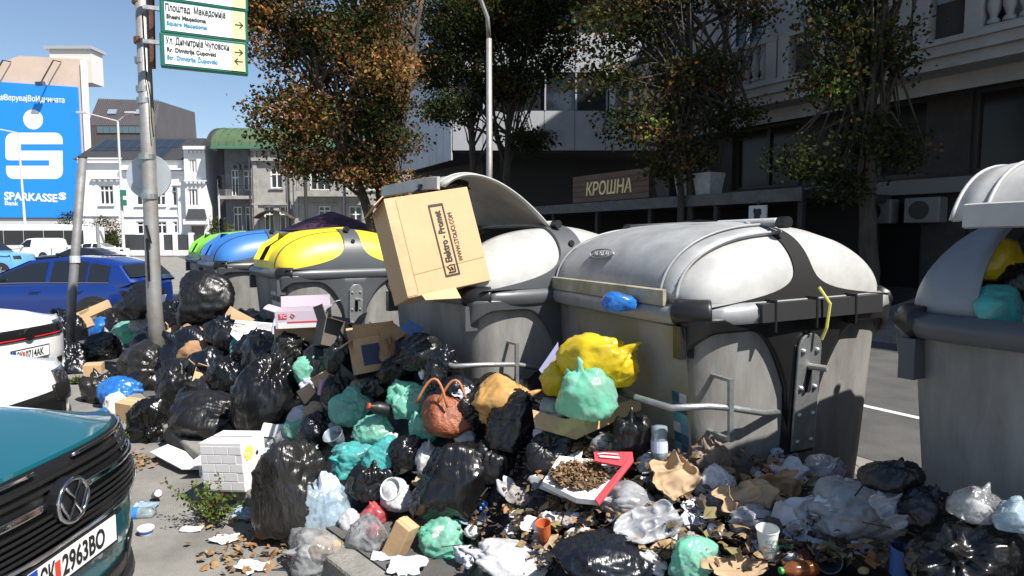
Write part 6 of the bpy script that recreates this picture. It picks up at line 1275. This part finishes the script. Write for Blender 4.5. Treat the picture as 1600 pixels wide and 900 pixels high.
# ---- loose papers with a place of their own
for lab, px, py, w, h, m_, ln, cr in [('white paper scrap lying on the black bag by the sign pole', 246, 470, 26, 20, PAPER, .6, .4), ('white paper strip standing between the carrier bags', 188, 495, 14, 30, PAPER, .2, .3), ('white tissue sheet on the tarmac below the weed', 352, 842, 46, 16, PAPER, 1.4, .5), ('torn white paper at the kerb foot', 395, 885, 60, 20, PAPER, 1.4, .6), ('flattened white carton piece by the water bottle', 300, 826, 34, 10, PAPER, 1.45, .2), ('frosted film sheet trailing from under the teal car', 226, 792, 36, 22, CLEARB, 1.4, .4), ('pale blue napkins on the pavement by the kerb end', 632, 886, 66, 30, TISS, 1.2, .6), ('white napkin under the small brown box', 598, 868, 36, 14, TISS, 1.3, .4),
        ('wet blue film by the kerb stone', 388, 802, 56, 26, CLEARB, 1.2, .7), ('white crumpled wrapper on the leaf heap', 1322, 800, 54, 46, PAPER, .7, .9), ('lilac tissue bow on top of the litter', 1222, 716, 50, 32, TISS, .5, .9), ('white tissue heap against the grimy container', 1175, 696, 60, 44, PAPER, .5, 1.0), ('white crumpled paper near the brown paper sack', 1145, 705, 36, 36, PAPER, .6, .9), ('grey paper sheet over the clear bag', 1306, 748, 56, 24, GREYP, .8, .5), ('white paper torn across the shaded litter', 905, 838, 44, 32, PAPER, .5, .7), ('pale film strip beside the green see-through bag', 738, 810, 60, 20, CLEARB, .9, .6), ('pale tissue next to the tan sack', 722, 612, 34, 24, TISS, .6, .8), ('crumpled brown paper by the flat black bag', 905, 812, 62, 28, GREYP, .9, .6), ('brown paper sheet at the frame end of the kerb', 1150, 886, 110, 34, KRAFT2, 1.0, .5), ('white paper under the brick-pattern box lid', 430, 672, 44, 22, PAPER, 1.0, .2)]:
    sheet(lab, px, py, w, h, m_, lean=ln, cr=cr)
# ---- scattered litter
rng = np.random.default_rng(5)
scr = [(PAPER, 'white paper'), (TISS, 'bluish tissue'), (KRAFT2, 'brown paper'), (WFILM, 'milky plastic'), (GREYP, 'grey paper'), (CLEAR, 'clear plastic'), (MATS['pizza_red'], 'red wrapper'), (BLUEF, 'blue plastic'), (KRAFT, 'rust brown card')]
LMK = [(905, 745, 'the pizza carton'), (852, 842, 'the orange cup'), (1200, 868, 'the lettered paper cup'), (1285, 862, 'the paper cup with white mouth'), (1403, 898, 'the blue paper cup'), (955, 872, 'the flat black bag'), (985, 778, 'the milky bag on the carton edge'), (1335, 792, 'the long clear bag'), (1180, 810, 'the milky draped bag'), (1108, 715, 'the brown-grey paper sack'), (1290, 740, 'the torn red carton'), (1082, 866, 'the mint see-through bag'),
       (790, 876, 'the spread white shopping bag'), (688, 838, 'the green see-through bag'), (715, 745, 'the wide torn black bag'), (702, 648, 'the brown handbag'), (918, 650, 'the cardboard tray'), (1045, 700, 'the sticker on the grimy container'), (1222, 716, 'the lilac tissue bow'), (600, 712, 'the teal bags'), (548, 632, 'the mint bags'), (416, 610, 'the tall creased black bag'), (330, 600, 'the torn brown cartons'), (240, 640, 'the round black bag'), (300, 535, 'the brown paper sack'), (200, 515, 'the mint bag and carrier bags'), (540, 540, 'the dark carton flaps'), (400, 520, 'the printed white carton'), (1150, 886, 'the brown paper sheet')]
for k in range(270):
    if k < 185: px, py = rng.uniform(660, 1425), rng.uniform(695, 895)
    else: px, py = rng.uniform(90, 860), rng.uniform(475, 740)
    if not onheap(hit(px, py)): continue
    i = rng.choice(9, p=[.25, .13, .2, .08, .08, .08, .04, .02, .12]); s_ = rng.uniform(14, 42); ball = rng.random() < .5; nm = min(LMK, key=lambda q: (q[0] - px) ** 2 + (q[1] - py) ** 2)[2]
    if ball: bag('crumpled %s scrap near %s' % (scr[i][1], nm), px, py, s_, s_ * .7, scr[i][0], None, sub=4 if s_ > 26 else 3, name='litter_scrap', cat='litter', group='%s scraps near %s' % (scr[i][1], nm), crease=2.8, facets=16)
    else: sheet('flat %s piece near %s' % (scr[i][1], nm), px, py, s_ * 1.3, s_ * .8, scr[i][0], name='litter_scrap', cat='litter', group='%s pieces near %s' % (scr[i][1], nm), lean=rng.uniform(.3, 1.3), cr=rng.uniform(.5, 1.1), rot=rng.uniform(-1, 1), n=10)
# ---- dead leaves, compost and twigs
def litter(name, label, n, sampler, size, mats, seed, lift=.02):
    r_ = np.random.default_rng(seed); V, F, MI = [], [], []
    for k in range(n):
        q = sampler(r_)
        if q is None: continue
        c = np.array(q) + [0, 0, r_.uniform(0, lift)]; d = r_.normal(0, 1, 3); d[2] *= .5; d /= np.linalg.norm(d); e = np.cross(d, r_.normal(0, 1, 3) * .5 + [0, 0, 1.2]); e /= np.linalg.norm(e); n_ = np.cross(d, e); s = size * r_.uniform(.5, 1.4); o = len(V)
        V += [c - d * s * .5, c - d * s * .1 + e * s * .36 + n_ * s * .1, c + d * s * .25 + e * s * .22 - n_ * s * .04, c + d * s * .55, c + d * s * .25 - e * s * .22 - n_ * s * .04, c - d * s * .1 - e * s * .36 + n_ * s * .12, c + n_ * s * -.06]
        F += [(o + a_, o + b_, o + 6) for a_, b_ in ((0, 1), (1, 2), (2, 3), (3, 4), (4, 5), (5, 0))]; MI += [int(r_.integers(len(mats)))] * 6
    me = bpy.data.meshes.new(name); me.from_pydata([tuple(v) for v in V], [], F)
    for q in mats: me.materials.append(q)
    me.polygons.foreach_set('material_index', MI); o_ = bpy.data.objects.new(name, me); COL.objects.link(o_); return tag(o_, label, 'leaves' if 'lea' in name else 'litter', None, 'stuff')
DL = [mat('dry_leaf%d' % k, tuple(q * 1.35 for q in c), .8, var=.3, vscale=20) for k, c in enumerate([(.16, .1, .045), (.23, .15, .07), (.1, .06, .03), (.2, .1, .04), (.14, .12, .05), (.06, .045, .03)])]
CM = [mat('compost%d' % k, c, .9) for k, c in enumerate([(.05, .033, .02), (.09, .055, .03), (.03, .022, .016), (.13, .08, .045)])]
def heapspot(x0, x1, y0, y1, lift=0.0):
    def f(r_):
        px, py = r_.uniform(x0, x1), r_.uniform(y0, y1); q = hit(px, py); return (q.x, q.y, q.z + lift) if onheap(q) else None
    return f
litter('dead_leaves', 'dry brown leaves covering the litter before the near containers', 620, heapspot(800, 1430, 690, 900, .03), .06, DL, 1, .06); litter('compost', 'dark compost and wet scraps under the pizza carton', 1500, heapspot(700, 1420, 700, 900, .02), .03, CM, 2, .05)
litter('dead_leaves', 'dry leaves gathered in the kerb gutter', 130, lambda r_: (lambda g: (g.x, g.y, .01))(gnd(r_.normal(390, 45), r_.normal(858, 22), 0)), .05, DL[:4], 3); litter('dead_leaves', 'leaf drift by the low clump of weeds', 110, lambda r_: (lambda g: (g.x, g.y, .01))(gnd(r_.normal(205, 18), r_.normal(722, 10), 0)), .05, DL[:4], 4)
# dirt on the pizza carton: lies on its tilted face
def pz_(r_):
    a_ = r_.uniform(0, 6.28); rr_ = r_.uniform(0, 1) ** .5; px, py = 905 + 46 * rr_ * math.cos(a_), 745 + 22 * rr_ * math.sin(a_); Yh = PZ.location.y; cy = sum(p for p in (752, 712, 722, 732, 782, 778)) / 6
    return tuple(at(px, py, Yh + 1.5 * (cy - py) * Yh / FPX - .015))
litter('dirt_heap', 'brown soil and shredded leaves spread over the pizza carton', 900, pz_, .022, [CM[1], CM[3], DL[0], DL[3]], 6, .025)
m = MB(); r_ = np.random.default_rng(9)
for k in range(70):
    q = hit(r_.uniform(720, 1420), r_.uniform(720, 895)); d = Vector(r_.normal(0, 1, 3)); d.z *= .3; d.normalize(); L_2 = r_.uniform(.04, .16); m.tube([q + Vector((0, 0, .03)) - d * L_2, q + Vector((0, 0, .05)), q + Vector((0, 0, .03)) + d * L_2], .003, 4)
tag(m.build('twigs', BARK), 'thin twigs strewn through the leaf litter', 'twigs', None, 'stuff')
